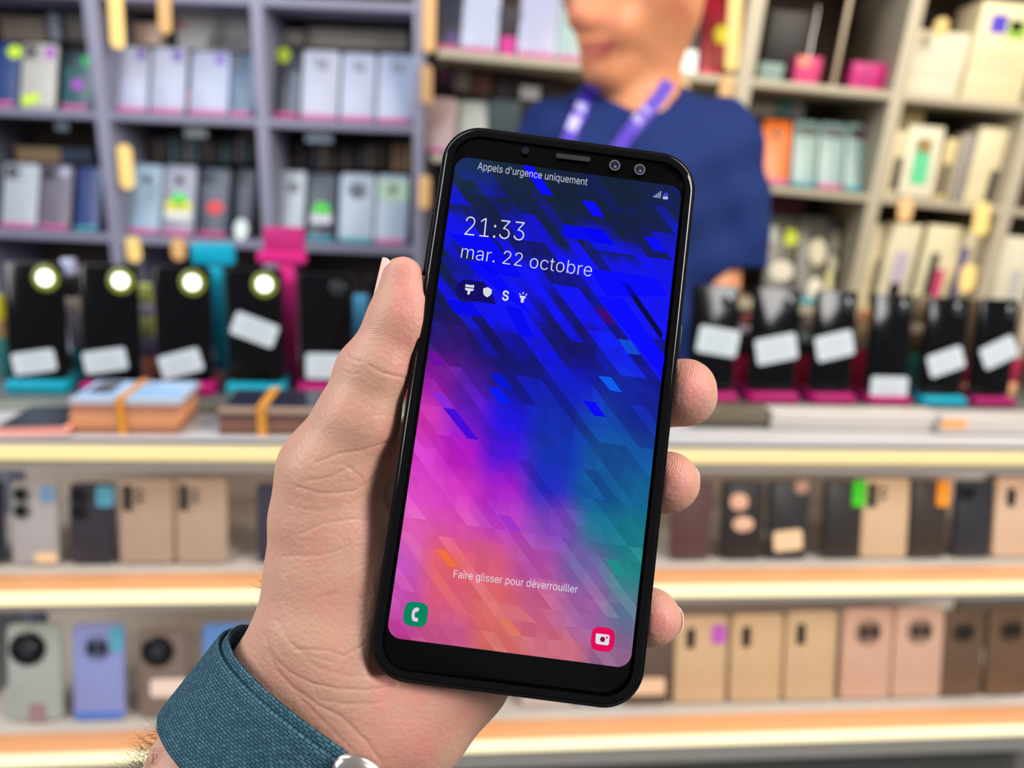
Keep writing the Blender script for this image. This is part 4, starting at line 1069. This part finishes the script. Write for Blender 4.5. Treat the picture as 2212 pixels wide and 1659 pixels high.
# single bright facets that stand out
def quad(name, pts, z, material, parent=disp):
    return obj(name, MB().add([(*(H(x, y)[:2] * .001), z * .001) for x, y in pts], [tuple(range(len(pts)))]), material, parent, smooth=False)
def em(c, e=1.0): return mat(c, .3, 0, .1, emit=e)
BR = (0, 0, 255)
fac = {}
for pts, c in [
    ([(1127, 356), (1152, 360), (1196, 423), (1168, 419)], BR), ([(1256, 432), (1285, 436), (1306, 469), (1280, 466)], BR), ([(1391, 510), (1418, 514), (1440, 546), (1412, 541)], BR),
    ([(1216, 484), (1303, 497), (1326, 529), (1214, 512)], (0, 0, 235)), ([(1303, 497), (1247, 489), (1278, 522), (1326, 529)], BR), 
    ([(965, 502), (1060, 514), (1130, 600), (1060, 592)], (0, 0, 245)), ([(1004, 565), (1060, 573), (1150, 680), (1090, 640)], (0, 0, 250)),
    ([(1275, 580), (1420, 600), (1443, 640), (1310, 640)], (0, 0, 250)), ([(1290, 640), (1345, 644), (1436, 770), (1428, 812)], BR), ([(1090, 660), (1124, 665), (1153, 730), (1125, 726)], (0, 0, 240)),
    ([(962, 646), (1020, 654), (1042, 685), (984, 678)], (0, 0, 235)), ([(1334, 732), (1362, 735), (1384, 767), (1356, 764)], (6, 74, 215)), ([(1292, 812), (1320, 815), (1344, 848), (1318, 843)], (0, 92, 240)),
    ([(1057, 806), (1085, 810), (1108, 842), (1080, 837)], (0, 16, 215)), ([(1054, 836), (1080, 838), (1104, 871), (1076, 868)], (0, 22, 245)), ([(1257, 864), (1285, 868), (1309, 901), (1283, 898)], (0, 0, 250)),
    ([(930, 847), (957, 850), (983, 884), (957, 881)], (140, 36, 214)), ([(957, 881), (983, 884), (1034, 951), (1010, 947)], (70, 0, 215)), ([(926, 757), (942, 759), (966, 793), (936, 790)], (110, 6, 160)),
    ([(1284, 666), (1310, 670), (1332, 700), (1306, 697)], (60, 0, 120)), ([(1340, 608), (1358, 614), (1432, 720), (1428, 734)], (0, 0, 60)), ([(1074, 1111), (1102, 1114), (1126, 1149), (1100, 1146)], (160, 50, 200)),
    ([(1306, 1206), (1333, 1211), (1358, 1246), (1331, 1243)], (30, 138, 136)), ([(1083, 1304), (1120, 1309), (1160, 1346), (1104, 1340)], (212, 108, 122)), ([(1073, 1336), (1102, 1341), (1126, 1374), (1102, 1371)], (222, 118, 98)),
    ([(1226, 1357), (1256, 1360), (1280, 1398), (1250, 1390)], (176, 100, 150)), ([(940, 1186), (962, 1189), (990, 1225), (968, 1222)], (240, 112, 60))]:
    quad('wallpaper_facet', pts, .034, em(c))

def text(name, s, L, R, cap, z=.07, color=(232, 236, 246), bold=0.0, material=None):
    """a line of lettering whose baseline runs from picture point L to R and whose capitals are cap pixels tall"""
    cu_ = bpy.data.curves.new(name, 'FONT'); cu_.body = s; cu_.size = 10; cu_.offset = bold * 10; cu_.resolution_u = 3 if cap < 20 else 6
    if FONT: cu_.font = FONT
    to = bpy.data.objects.new(name, cu_); COL.objects.link(to)
    dg = bpy.context.evaluated_depsgraph_get()
    me_ = bpy.data.meshes.new_from_object(to.evaluated_get(dg))
    bpy.data.objects.remove(to)
    v_ = np.empty(len(me_.vertices) * 3, np.float32); me_.vertices.foreach_get('co', v_); v_ = v_.reshape(-1, 3)
    a_, b_ = H(*L), H(*R)
    e = (b_ - a_)[:2]; wd = np.linalg.norm(e); e = e / wd; n_ = np.array([-e[1], e[0]])
    x_ = (v_[:, 0] - v_[:, 0].min()) / np.ptp(v_[:, 0]) * wd
    mmpx = .1217
    y_ = v_[:, 1] / CAPH * cap * mmpx
    out = np.zeros_like(v_); out[:, 0] = (a_[0] + x_ * e[0] + y_ * n_[0]) * .001; out[:, 1] = (a_[1] + x_ * e[1] + y_ * n_[1]) * .001; out[:, 2] = z * .001
    me_.vertices.foreach_set('co', out.ravel()); me_.update()
    me_.materials.clear(); me_.materials.append(material or em(color, .86))
    o_ = bpy.data.objects.new(name, me_); COL.objects.link(o_); o_.parent = disp
    return o_
CAPH = .70
try:                               # Blender's own bundled sans serif; the built-in font serves as well
    import os
    FONT = bpy.data.fonts.load(os.path.join(bpy.utils.system_resource('DATAFILES', path='fonts'), 'Inter.woff2'))
except Exception:
    FONT = None
_cu = bpy.data.curves.new('measure', 'FONT'); _cu.body = 'H'; _cu.size = 10
if FONT: _cu.font = FONT
_to = bpy.data.objects.new('measure', _cu); COL.objects.link(_to)
_me = bpy.data.meshes.new_from_object(_to.evaluated_get(bpy.context.evaluated_depsgraph_get()))
CAPH = max(v.co.y for v in _me.vertices)
bpy.data.objects.remove(_to); bpy.data.meshes.remove(_me)
text('status_text', "Appels d'urgence uniquement", (1031, 366), (1268, 401), 17, bold=-.001, color=(205, 210, 225))
text('clock_text', '21:33', (1003, 508), (1131, 521), 44, bold=-.011)
text('date_text', 'mar. 22 octobre', (995, 557), (1277, 598), 31, bold=-.009)
text('unlock_hint', 'Faire glisser pour déverrouiller', (979, 1247), (1247, 1281), 15.5, bold=-.001)
quad('icon_pill', [(x, y) for x, y in [(1000, 605), (1010, 604), (1046, 609), (1062, 634), (1072, 657), (1010, 649), (994, 643), (986, 634), (984, 622), (989, 612)]], .045, em((14, 4, 96)))
WI = em((230, 234, 246), .86)
# paint roller, shield, turning arrows, torch
quad('theme_icon', [(1006, 614), (1016, 616), (1024, 615.5), (1024, 622), (1005, 619.5)], .07, WI)
quad('theme_icon', [(1005, 621.5), (1023.5, 624), (1023, 628), (1016, 629.5), (1015, 635), (1012, 637), (1009, 635), (1010.5, 629), (1004.5, 626)], .07, WI)
quad('shield_icon', [(1044, 623), (1053.5, 620.5), (1062.5, 626), (1062, 634), (1058, 639), (1052, 642.5), (1046, 638), (1043.5, 632)], .07, WI)
text('rotate_icon', 'S', (1084, 648), (1098, 649.5), 21, bold=.02)
quad('torch_icon', [(1122.5, 638.5), (1136, 640.5), (1135.5, 643), (1132, 646.5), (1131, 653), (1129, 654.5), (1126, 654), (1124.5, 652), (1125.5, 645.5), (1122.5, 641)], .07, WI)
for dx, dy, an in ((-7, 2, .5), (0, 0, 0), (7, 3, -.5)):
    x, y = 1130 + dx, 633.5 + dy
    quad('torch_beam', [(x - 1.3 - an * 2, y - 2), (x + 1.3 - an * 2, y - 2), (x + 1.3 + an * 2, y + 2), (x - 1.3 + an * 2, y + 2)], .07, WI)
for k in range(4):
    x, y, hgt = 1411.5 + 4.2 * k, 426.4 + .5 * k, 4 + 3.6 * k
    quad('signal_bar', [(x, y), (x + 2.2, y + .2), (x + 2.2 + hgt * .13, y + .2 - hgt), (x + hgt * .13, y - hgt)], .06, em((200, 206, 235), .8))
quad('battery_icon', [(1432, 426), (1442.5, 427.5), (1443.5, 420), (1441, 419.5), (1441.5, 416.5), (1436, 416), (1436, 418.5), (1433.5, 418)], .06, em((60, 70, 190)))
quad('battery_icon', [(1431.5, 430), (1442, 431), (1443, 425.5), (1432.2, 424.5)], .065, em((190, 196, 235)))
def app(name, cx_, cy_, half, c):
    ctr_ = H(cx_, cy_)[:2]; hm = half * .1217
    pts = []
    for q in range(40):
        th = 2 * math.pi * q / 40; k = (abs(math.cos(th)) ** 3.4 + abs(math.sin(th)) ** 3.4) ** (-1 / 3.4)
        pts.append(((ctr_[0] + hm * k * math.cos(th)) * .001, (ctr_[1] + hm * k * math.sin(th)) * .001, .00006))
    return obj(name, MB().add(pts, [tuple(range(40))]), em(c), disp, smooth=False)
app('call_icon', 898, 1327, 25, (0, 132, 92)); app('camera_icon', 1302, 1381, 24.5, (226, 2, 88))
WG = em((238, 214, 240), .9)
quad('handset_glyph', [(903, 1312), (896, 1313), (891, 1319), (889, 1329), (890, 1338), (894, 1342), (902, 1343), (903.5, 1337), (902, 1334.5), (896.5, 1334), (895.5, 1328), (897, 1322), (903, 1321), (905.5, 1317), (905, 1313)], .08, WG)
quad('camera_glyph', [(1288, 1368), (1314, 1371), (1317, 1374), (1315, 1391), (1312, 1394), (1290, 1391), (1286, 1388), (1287, 1371)], .08, em((236, 228, 240), .92))
def dot(name, cx_, cy_, r, c, z=.1, parent=disp, material=None):
    p = H(cx_, cy_)[:2] * .001; r *= .0001217
    return obj(name, MB().add([(p[0] + r * math.cos(t), p[1] + r * math.sin(t), z * .001) for t in [2 * math.pi * k / 28 for k in range(28)]], [tuple(range(28))]), material or em(c), parent, smooth=False)
dot('camera_glyph', 1301.5, 1381, 5.4, (120, 20, 60)); dot('camera_glyph', 1311, 1377, 2.4, (226, 60, 110))
# bezel furniture
ea, eb = H(1201, 336), H(1275, 345)
el = np.linalg.norm(eb - ea)
ear = obj('earpiece', MB().slab(0, 0, el * .001, .0014, 0, .0002, .0005, 0), mat((52, 52, 56), .4, .4), proot)
ang = math.atan2((eb - ea)[1], (eb - ea)[0]); mid = (ea + eb) / 2 * .001
ear.matrix_local = Matrix.Translation((mid[0], mid[1], .00012)) @ Matrix.Rotation(ang, 4, 'Z') @ Matrix.Rotation(math.radians(-90), 4, 'X')
for nm, x, y in (('front_camera', 1328, 357), ('front_camera', 1382, 366)):
    r_ = dot(nm, x, y, 12.6, None, .03, proot, mat((92, 90, 96), .45))
    dot('lens', x, y, 9.5, None, .05, r_, mat((30, 26, 46), .1, 0, .6)); dot('lens', x + 1, y + 3, 2.6, None, .06, r_, mat((120, 112, 170), .2))
dot('iris_sensor', 1135, 326, 8.5, None, .03, proot, mat((26, 16, 36), .2))

# ================================================================== HAND, WRIST AND FOREARM OF THE HOLDER
PX = .1217
def Hh(px, py, z):
    return H(px, py, z)
T0, T1, T2, T3, T4 = Hh(870, 600, -3.2), Hh(858, 690, -4), Hh(814, 795, -5.5), Hh(772, 905, -8.5), Hh(712, 1020, -13)
adir = Hh(300, 1950, -15) - Hh(687, 1440, -18); adir /= np.linalg.norm(adir)
def hand_fn(P):
    c = lambda *q: chain(P, list(q), 3)
    thumb = c((T0, 5.8), (T1, 7.7), (T2, 9.0), (T3, 11.0), (T4, 13.2))
    thumb = smin(thumb, cone(P, Hh(886, 655, -3), Hh(884, 720, -4), 4.6, 4.6), 5)
    thumb = smin(thumb, cone(P, Hh(762, 790, -6), Hh(758, 800, -6), 3.0, 3.0), 6)
    palm = c((T4, 13.4), (Hh(704, 1120, -15.5), 14.8), (Hh(702, 1235, -17), 15.6), (Hh(690, 1340, -17.5), 15.8))
    palm = smin(palm, c((Hh(760, 1180, -18), 13), (Hh(800, 1330, -20), 14), (Hh(790, 1430, -20), 15)), 8)
    palm = smin(palm, c((Hh(820, 1390, -23), 13.5), (Hh(960, 1080, -25), 13)), 9)
    palm = smin(palm, c((Hh(980, 1420, -24), 14), (Hh(1130, 1150, -26), 12.5)), 9)
    palm = smin(palm, c((Hh(930, 1010, -25), 11.5), (Hh(1150, 1060, -26), 11)), 9)
    palm = smin(palm, c((Hh(850, 1000, -25), 9), (Hh(960, 960, -25), 10)), 8)
    palm = smin(palm, c((Hh(972, 1440, -22), 17.6), (Hh(880, 1545, -21), 17.5), (Hh(800, 1640, -22), 17.5)), 8)
    wr = c((Hh(690, 1390, -19), 15.2), (Hh(612, 1470, -21), 15.2), (Hh(440, 1700, -26), 18.2), (Hh(300, 1890, -30), 20.2))
    wr = smin(wr, c((Hh(850, 1520, -21), 15.5), (Hh(760, 1610, -23), 16), (Hh(600, 1820, -30), 18), (Hh(470, 1990, -34), 19)), 9)
    wr = smin(wr, c((Hh(740, 1470, -20), 15.5), (Hh(690, 1540, -22), 16), (Hh(520, 1760, -29), 18)), 9)
    palm = smin(palm, wr, 10)
    d = smin(palm, thumb, 5)
    idx = c((Hh(930, 960, -24), 9.8), (Hh(1030, 740, -22), 8.6), (Hh(1120, 560, -18), 7.8), (Hh(1180, 470, -16), 7.0))
    mid = c((Hh(1080, 960, -25), 9.6), (Hh(1290, 880, -27), 8.7), (Hh(1410, 858, -19), 8.9), (Hh(1470, 850, -11.5), 8.9))
    mid = smin(mid, cone(P, Hh(1486, 836, -12), Hh(1490, 858, -12.5), 7.2, 7.0), 4)
    rng_ = c((Hh(1150, 1050, -25), 9.4), (Hh(1290, 1060, -27.5), 8.4), (Hh(1390, 1048, -20), 8.5), (Hh(1440, 1044, -12.5), 8.4))
    rng_ = smin(rng_, cone(P, Hh(1450, 1036, -13), Hh(1458, 1040, -14), 7.0, 6.4), 3)
    pin = c((Hh(1160, 1170, -25), 9.0), (Hh(1270, 1280, -26), 7.8), (Hh(1360, 1328, -19), 7.9), (Hh(1404, 1334, -12.5), 7.8))
    pin = smin(pin, cone(P, Hh(1412, 1330, -13), Hh(1424, 1336, -14.5), 6.2, 5.6), 3)
    d = smin(d, idx, 5)
    f = np.minimum(np.minimum(mid, rng_), pin)
    d = smin(d, f, 5)
    # the phone presses into the skin
    q = np.abs(P - np.array([0, YC, -4.2])) - np.array([HW + .05 - 3, HH + .05 - 3, 4.3 - 3])
    box = np.linalg.norm(np.maximum(q, 0), axis=-1) + np.minimum(q.max(-1), 0) - 3
    h = np.maximum(1.2 - np.abs(d + box), 0) / 1.2
    return np.maximum(d, -box) + h * h * 1.2 * .25
Vm, Qm = nets(hand_fn, (-92, -165, -62), (62, 50, 14), 1.35)
hroot_loc = L2W(Hh(690, 1540, -22))
hroot = thing('person', 'left hand and hairy forearm holding up the smartphone, fingertips round its right edge', 'person', trans(hroot_loc))
HSK = skin_mat((190, 147, 126), (203, 130, 121), 'hand_skin')
hand = npmesh('hand', L2W(Vm), Qm, HSK, hroot, hroot_loc)
sd = hand.modifiers.new('subdiv', 'SUBSURF'); sd.levels = 2; sd.render_levels = 2
dg = bpy.context.evaluated_depsgraph_get()
me2 = bpy.data.meshes.new_from_object(hand.evaluated_get(dg))
hand.modifiers.clear(); old = hand.data; hand.data = me2; bpy.data.meshes.remove(old); me2.name = 'hand'
n = len(me2.vertices)
co = np.empty(n * 3, np.float32); me2.vertices.foreach_get('co', co); co = co.reshape(-1, 3).astype(float)
no = np.empty(n * 3, np.float32); me2.vertex_normals.foreach_get('vector', no); no = no.reshape(-1, 3).astype(float)
Wd = co + hroot_loc - CAM
zc_ = Wd @ FW; XP = CX + F * (Wd @ RR) / zc_; YP = CY - F * (Wd @ UU) / zc_
facing = np.clip(-(no * (Wd / np.linalg.norm(Wd, axis=1)[:, None])).sum(1) * 2.5, 0, 1)
front = facing * ((zc_ < .235))
disp_ = np.zeros(n)
CREASES = [
    ([(746, 759), (755, 773), (778, 781)], 4, .45), ([(734, 800), (752, 806), (772, 808)], 4, .2), ([(799, 790), (828, 806), (880, 818)], 4.5, .5),
    ([(848, 952), (813, 963), (777, 974), (734, 979), (685, 998)], 5, .5), ([(654, 1041), (712, 1030), (762, 1008)], 5, .32), ([(643, 1052), (697, 1066), (762, 1062), (800, 1040), (818, 1015)], 5, .4),
    ([(645, 1154), (702, 1130), (760, 1122), (823, 1124)], 5, .3), ([(611, 1201), (689, 1201), (756, 1181)], 5, .22), ([(690, 1290), (740, 1280), (800, 1300)], 6, .15),
    ([(635, 1403), (690, 1404), (716, 1407), (743, 1417), (786, 1393)], 4.5, .35), ([(571, 1370), (590, 1420), (625, 1452), (675, 1477), (730, 1488), (790, 1491), (857, 1481)], 5, .42),
    ([(577, 1403), (600, 1450), (635, 1487), (690, 1525), (736, 1548), (790, 1600), (823, 1646)], 5.5, .55), ([(628, 1390), (660, 1412), (689, 1423), (716, 1430)], 4.5, .25),
    ([(675, 1477), (689, 1511), (740, 1520), (803, 1521), (837, 1514)], 5, .3), ([(640, 1500), (700, 1560), (770, 1630), (800, 1670)], 7, .3), ([(600, 1340), (620, 1380), (680, 1440), (760, 1462), (830, 1455)], 7, .22),
    ([(620, 1090), (680, 1105), (740, 1095), (790, 1070)], 5, .18), ([(780, 905), (820, 895), (862, 900)], 5, .14), ([(740, 1000), (780, 1030), (800, 1090)], 6, .2)]
for pts, wdt, dep in CREASES:
    best = np.full(n, 1e9)
    for (xa, ya), (xb, yb) in zip(pts[:-1], pts[1:]):
        ex, ey = xb - xa, yb - ya
        t = np.clip(((XP - xa) * ex + (YP - ya) * ey) / (ex * ex + ey * ey), 0, 1)
        best = np.minimum(best, np.hypot(XP - xa - t * ex, YP - ya - t * ey))
    disp_ -= .4 * dep * np.exp(-(best / (wdt * .62)) ** 2) * front
    disp_ += dep * .06 * np.exp(-((best - wdt * 2.4) / (wdt * 1.5)) ** 2) * front
co2 = co + no * (disp_ * .001)[:, None]
me2.vertices.foreach_set('co', co2.astype(np.float32).ravel()); me2.update()
bl = np.zeros(n)
for x, y, r, a_ in ((885, 650, 60, .65), (865, 600, 50, .5), (872, 760, 50, .6), (1505, 835, 46, 1.0), (1465, 1035, 44, 1.0), (1430, 1340, 44, .95), (890, 1600, 80, .5), (1000, 1520, 80, .45),
                    (770, 1150, 40, .5), (735, 1270, 60, .25), (850, 1460, 60, .5), (690, 1180, 70, .2), (760, 1050, 60, .2), (855, 985, 30, .6), (905, 1500, 50, .6)):
    bl = np.maximum(bl, a_ * np.exp(-((XP - x) ** 2 + (YP - y) ** 2) / r ** 2))
bl *= front
def attr(me_, nm, val):
    q = me_.attributes.new(nm, 'FLOAT', 'POINT'); q.data.foreach_set('value', val.astype(np.float32))
attr(me2, 'blush', bl)
rc = np.zeros(n); rm = np.zeros(n)
for cx_, cy_, kx, ky, mx_, my_, mr_ in ((800, 590, 1, 1.1, 872, 690, 95), (1392, 790, 1, 1.2, 1490, 850, 70), (1380, 990, 1, 1.2, 1462, 1045, 64), (1360, 1270, 1, 1.2, 1425, 1335, 64)):
    g = np.hypot((XP - mx_), (YP - my_)) / mr_
    msk = np.clip(1.35 - g, 0, 1)
    sel = msk > rm
    rc[sel] = (np.hypot((XP - cx_) * kx, (YP - cy_) * ky) * 2 * math.pi / 5.6)[sel]; rm = np.maximum(rm, msk)
attr(me2, 'ridge_coord', rc); attr(me2, 'ridge_mask', np.clip(rm * 1.6, 0, 1) * front)
me2.polygons.foreach_set('use_smooth', [True] * len(me2.polygons))
# nails
NAIL = mat((236, 200, 188), .4, 0, .4)
def nail(name, c, ax, r, bend=.0):
    """curved plate: c centre (mm), ax rows (length, width, outward), r half sizes"""
    ax = np.asarray(ax, float); pts = []; V_, F_ = [], []
    nu, nv = 8, 8
    for side in (0, 1):
        for i in range(nu + 1):
            for j in range(nv + 1):
                u, v = i / nu * 2 - 1, j / nv * 2 - 1
                kk = 1 - .12 * max(0, abs(v) - .5) * (1 if u > 0 else .6)
                uu = u * (1 - .18 * v * v)
                p = c + ax[0] * uu * r[0] * kk + ax[1] * math.sin(v * 1.15) / math.sin(1.15) * r[1] + ax[2] * (r[2] * (math.cos(v * 1.15) - 1) * 2.0 - side * .45)
                V_.append(L2W(p)[()] - hroot_loc if False else L2W(p).reshape(3) - hroot_loc)
    m_ = nv + 1; N_ = (nu + 1) * m_
    for i in range(nu):
        for j in range(nv):
            a_ = i * m_ + j
            F_.append((a_, a_ + 1, a_ + m_ + 1, a_ + m_)); F_.append((N_ + a_, N_ + a_ + m_, N_ + a_ + m_ + 1, N_ + a_ + 1))
    rim = [j for j in range(m_)] + [i * m_ + nv for i in range(1, nu + 1)] + [nu * m_ + j for j in range(nv - 1, -1, -1)] + [i * m_ for i in range(nu - 1, 0, -1)]
    for q in range(len(rim)):
        a_, b_ = rim[q - 1], rim[q]; F_.append((a_, b_, N_ + b_, N_ + a_))
    return obj(name, MB().add([tuple(p) for p in V_], F_), NAIL, hroot)
ln = Hh(840, 552, -6) - Hh(816, 655, -7); ln /= np.linalg.norm(ln)
ow = np.array([-.90, .13, .38]); ow -= (ow @ ln) * ln; ow /= np.linalg.norm(ow)
nail('thumbnail', Hh(821, 607, -3.4) + ow * .75, [ln, np.cross(ln, ow), ow], (6.4, 4.0, 1.3))
for tip, r in (((1502, 846, -17), 6.4), ((1466, 1040, -17.5), 6.0), ((1430, 1336, -17), 5.4)):
    c = Hh(*tip); out = np.array([.72, .05, -.69]); l2 = np.array([.69, .0, .72]); l2 -= (l2 @ out) * out; l2 /= np.linalg.norm(l2); out /= np.linalg.norm(out)
    nail('fingernail', c + out * 2.6, [l2, np.cross(l2, out), out], (5.4, r * .8, 1.5))
# arm hair along the forearm edge and a few on the hand's edge
cuv = bpy.data.curves.new('arm_hair', 'CURVE'); cuv.dimensions = '3D'; cuv.bevel_depth = .00005; cuv.bevel_resolution = 0; cuv.resolution_u = 3
def hair_strand(px, py, z, ang, ln_, curl):
    sp = cuv.splines.new('POLY'); sp.points.add(4)
    x, y = px, py
    for k in range(5):
        p = L2W(Hh(x, y, z + 1.2 * k * random.uniform(-.6, .6))).reshape(3) - hroot_loc
        sp.points[k].co = (*p, 1); sp.points[k].radius = 1 - .17 * k
        a_ = ang + curl * k
        x += math.cos(a_) * ln_ / 4; y += math.sin(a_) * ln_ / 4
for k in range(150):
    t = random.random()
    x, y = 352 + (255 - 352) * t, 1570 + (1690 - 1570) * t
    hair_strand(x + random.uniform(2, 26), y + random.uniform(-2, 22), -27 + random.uniform(-4, 4), math.radians(random.uniform(165, 245)), random.uniform(22, 62), random.uniform(-.25, .3))
for k in range(46):
    hair_strand(330 + random.uniform(-40, 45), 1640 + random.uniform(-30, 30), -13 + random.uniform(-1, 1), math.radians(random.uniform(80, 170)), random.uniform(20, 50), random.uniform(-.3, .3))
for k in range(26):
    t = random.random()
    x, y = 585 + (552 - 585) * t, 1110 + (1330 - 1110) * t
    hair_strand(x + 3, y, -18, math.radians(random.uniform(180, 290)), random.uniform(12, 30), random.uniform(-.2, .3))
cuv.materials.append(mat((74, 50, 38), .5))
ho = bpy.data.objects.new('arm_hair', cuv); COL.objects.link(ho); ho.parent = hroot; ho['kind'] = 'stuff'

# ------------------------------------------------------------------ watch band
def weave():
    mt = bpy.data.materials.new('woven_band'); mt.use_nodes = True; nt = mt.node_tree; b = nt.nodes['Principled BSDF']; L = nt.links
    uv = nt.nodes.new('ShaderNodeUVMap'); uv.uv_map = 'UVMap'
    br = nt.nodes.new('ShaderNodeTexBrick'); br.offset = .5
    br.inputs['Scale'].default_value = 1.0; br.inputs['Brick Width'].default_value = 1.3; br.inputs['Row Height'].default_value = .74
    br.inputs['Mortar Size'].default_value = .13; br.inputs['Mortar Smooth'].default_value = .8
    br.inputs['Color1'].default_value = (*lin((62, 102, 118)), 1); br.inputs['Color2'].default_value = (*lin((42, 78, 96)), 1); br.inputs['Mortar'].default_value = (*lin((18, 36, 52)), 1)
    nz = nt.nodes.new('ShaderNodeTexNoise'); nz.inputs['Scale'].default_value = .9; nz.inputs['Detail'].default_value = 3
    L.new(uv.outputs['UV'], nz.inputs['Vector'])
    va = nt.nodes.new('ShaderNodeVectorMath'); va.operation = 'MULTIPLY_ADD'; va.inputs[1].default_value = (.55, .55, 0)
    L.new(nz.outputs['Color'], va.inputs[0]); L.new(uv.outputs['UV'], va.inputs[2])
    L.new(va.outputs[0], br.inputs['Vector'])
    mx = nt.nodes.new('ShaderNodeMix'); mx.data_type = 'RGBA'; mx.blend_type = 'MULTIPLY'; mx.inputs['Factor'].default_value = .45
    n2 = nt.nodes.new('ShaderNodeTexNoise'); n2.inputs['Scale'].default_value = .35; L.new(uv.outputs['UV'], n2.inputs['Vector'])
    L.new(br.outputs['Color'], mx.inputs['A']); L.new(n2.outputs['Color'], mx.inputs['B'])
    L.new(br.outputs['Color'], b.inputs['Base Color'])
    bp = nt.nodes.new('ShaderNodeBump'); bp.inputs['Strength'].default_value = .8; bp.inputs['Distance'].default_value = .0004; bp.invert = True
    L.new(br.outputs['Fac'], bp.inputs['Height']); L.new(bp.outputs['Normal'], b.inputs['Normal'])
    b.inputs['Roughness'].default_value = .8; b.inputs['Specular IOR Level'].default_value = .25
    return mt
WV = weave()
e1 = Hh(868, 1689, -26) - Hh(505, 1375, -20); e1 -= (e1 @ adir) * adir; e1 /= np.linalg.norm(e1)
e2 = np.cross(adir, e1); e2 *= np.sign(e2[2])
bc = Hh(658, 1590, -23.2)
wroot = thing('wristwatch', 'teal woven watch band round the holder\'s wrist with a metal clasp', 'watch', trans(L2W(bc).reshape(3)))
def band(name, ra, rb, thick, w0, w1, shift=np.zeros(3), parent=wroot, edge=.5):
    """loop of cloth: half axes ra, rb, from w0 to w1 along the forearm axis"""
    nseg = 96; V_, UV_, F_ = [], [], []
    prof = [(w0 + edge, 0.0), (w0, -thick * .5), (w0 + edge, -thick)] + [(w1 - edge, -thick), (w1, -thick * .5), (w1 - edge, 0.0)]
    nin = 14
    outer = [(w0, -thick * .5), (w0 + edge * .4, -thick * .15), (w0 + edge, 0)] + [(w0 + edge + (w1 - w0 - 2 * edge) * k / nin, 0) for k in range(1, nin)] + [(w1 - edge, 0), (w1 - edge * .4, -thick * .15), (w1, -thick * .5)]
    inner = [(w1 - edge, -thick), (w0 + edge, -thick)]
    prof = outer + inner; k = len(prof); arc = 0; prev = None
    arcs = []
    for s in range(nseg + 1):
        th = 2 * math.pi * s / nseg
        q = np.array([ra * math.cos(th), rb * math.sin(th)])
        if prev is not None: arc += np.linalg.norm(q - prev)
        prev = q; arcs.append(arc)
    for s in range(nseg):
        th = 2 * math.pi * s / nseg
        cs, sn_ = math.cos(th), math.sin(th)
        pw = 2 / 2.5
        ex, ey = ra * math.copysign(abs(cs) ** pw, cs), rb * math.copysign(abs(sn_) ** pw, sn_)
        nx, ny = cs / ra, sn_ / rb; nl = math.hypot(nx, ny); nx, ny = nx / nl, ny / nl
        for wv_, tk in prof:
            V_.append(tuple(L2W(bc + shift + e1 * (ex + nx * tk) + e2 * (ey + ny * tk) + adir * wv_).reshape(3) - L2W(bc).reshape(3)))
    for s in range(nseg):
        t_ = (s + 1) % nseg
        for q in range(k):
            r = (q + 1) % k
            F_.append((s * k + q, s * k + r, t_ * k + r, t_ * k + q))
            UV_ += [(arcs[s], prof[q][0]), (arcs[s], prof[r][0]), (arcs[s + 1], prof[r][0]), (arcs[s + 1], prof[q][0])]
    me_ = bpy.data.meshes.new(name); me_.from_pydata(V_, [], F_); me_.update()
    ul = me_.uv_layers.new(name='UVMap'); ul.data.foreach_set('uv', np.array(UV_, np.float32).ravel())
    me_.polygons.foreach_set('use_smooth', [True] * len(me_.polygons)); me_.materials.append(WV)
    o_ = bpy.data.objects.new(name, me_); COL.objects.link(o_); o_.parent = parent
    return o_
band('strap', 35.8, 25.2, 1.3, -9.0, 15.0)
band('strap_underlayer', 34.2, 23.6, 1.1, -11.4, 11.0, edge=.4)
ck = Hh(784, 1686, 3.0) 
cv = MB(); rings = []
for i in range(11):
    th = math.pi * i / 10
    rings.append([tuple(L2W(ck + e1 * (8.5 * math.sin(th) * math.cos(t) * 1.0) + adir * (5.2 * math.sin(th) * math.sin(t)) + e2 * (2.8 * math.cos(th))).reshape(3) - L2W(bc).reshape(3)) for t in [2 * math.pi * k / 24 for k in range(24)]])
obj('clasp', cv.loft(rings), mat((196, 188, 182), .22, .9), wroot)
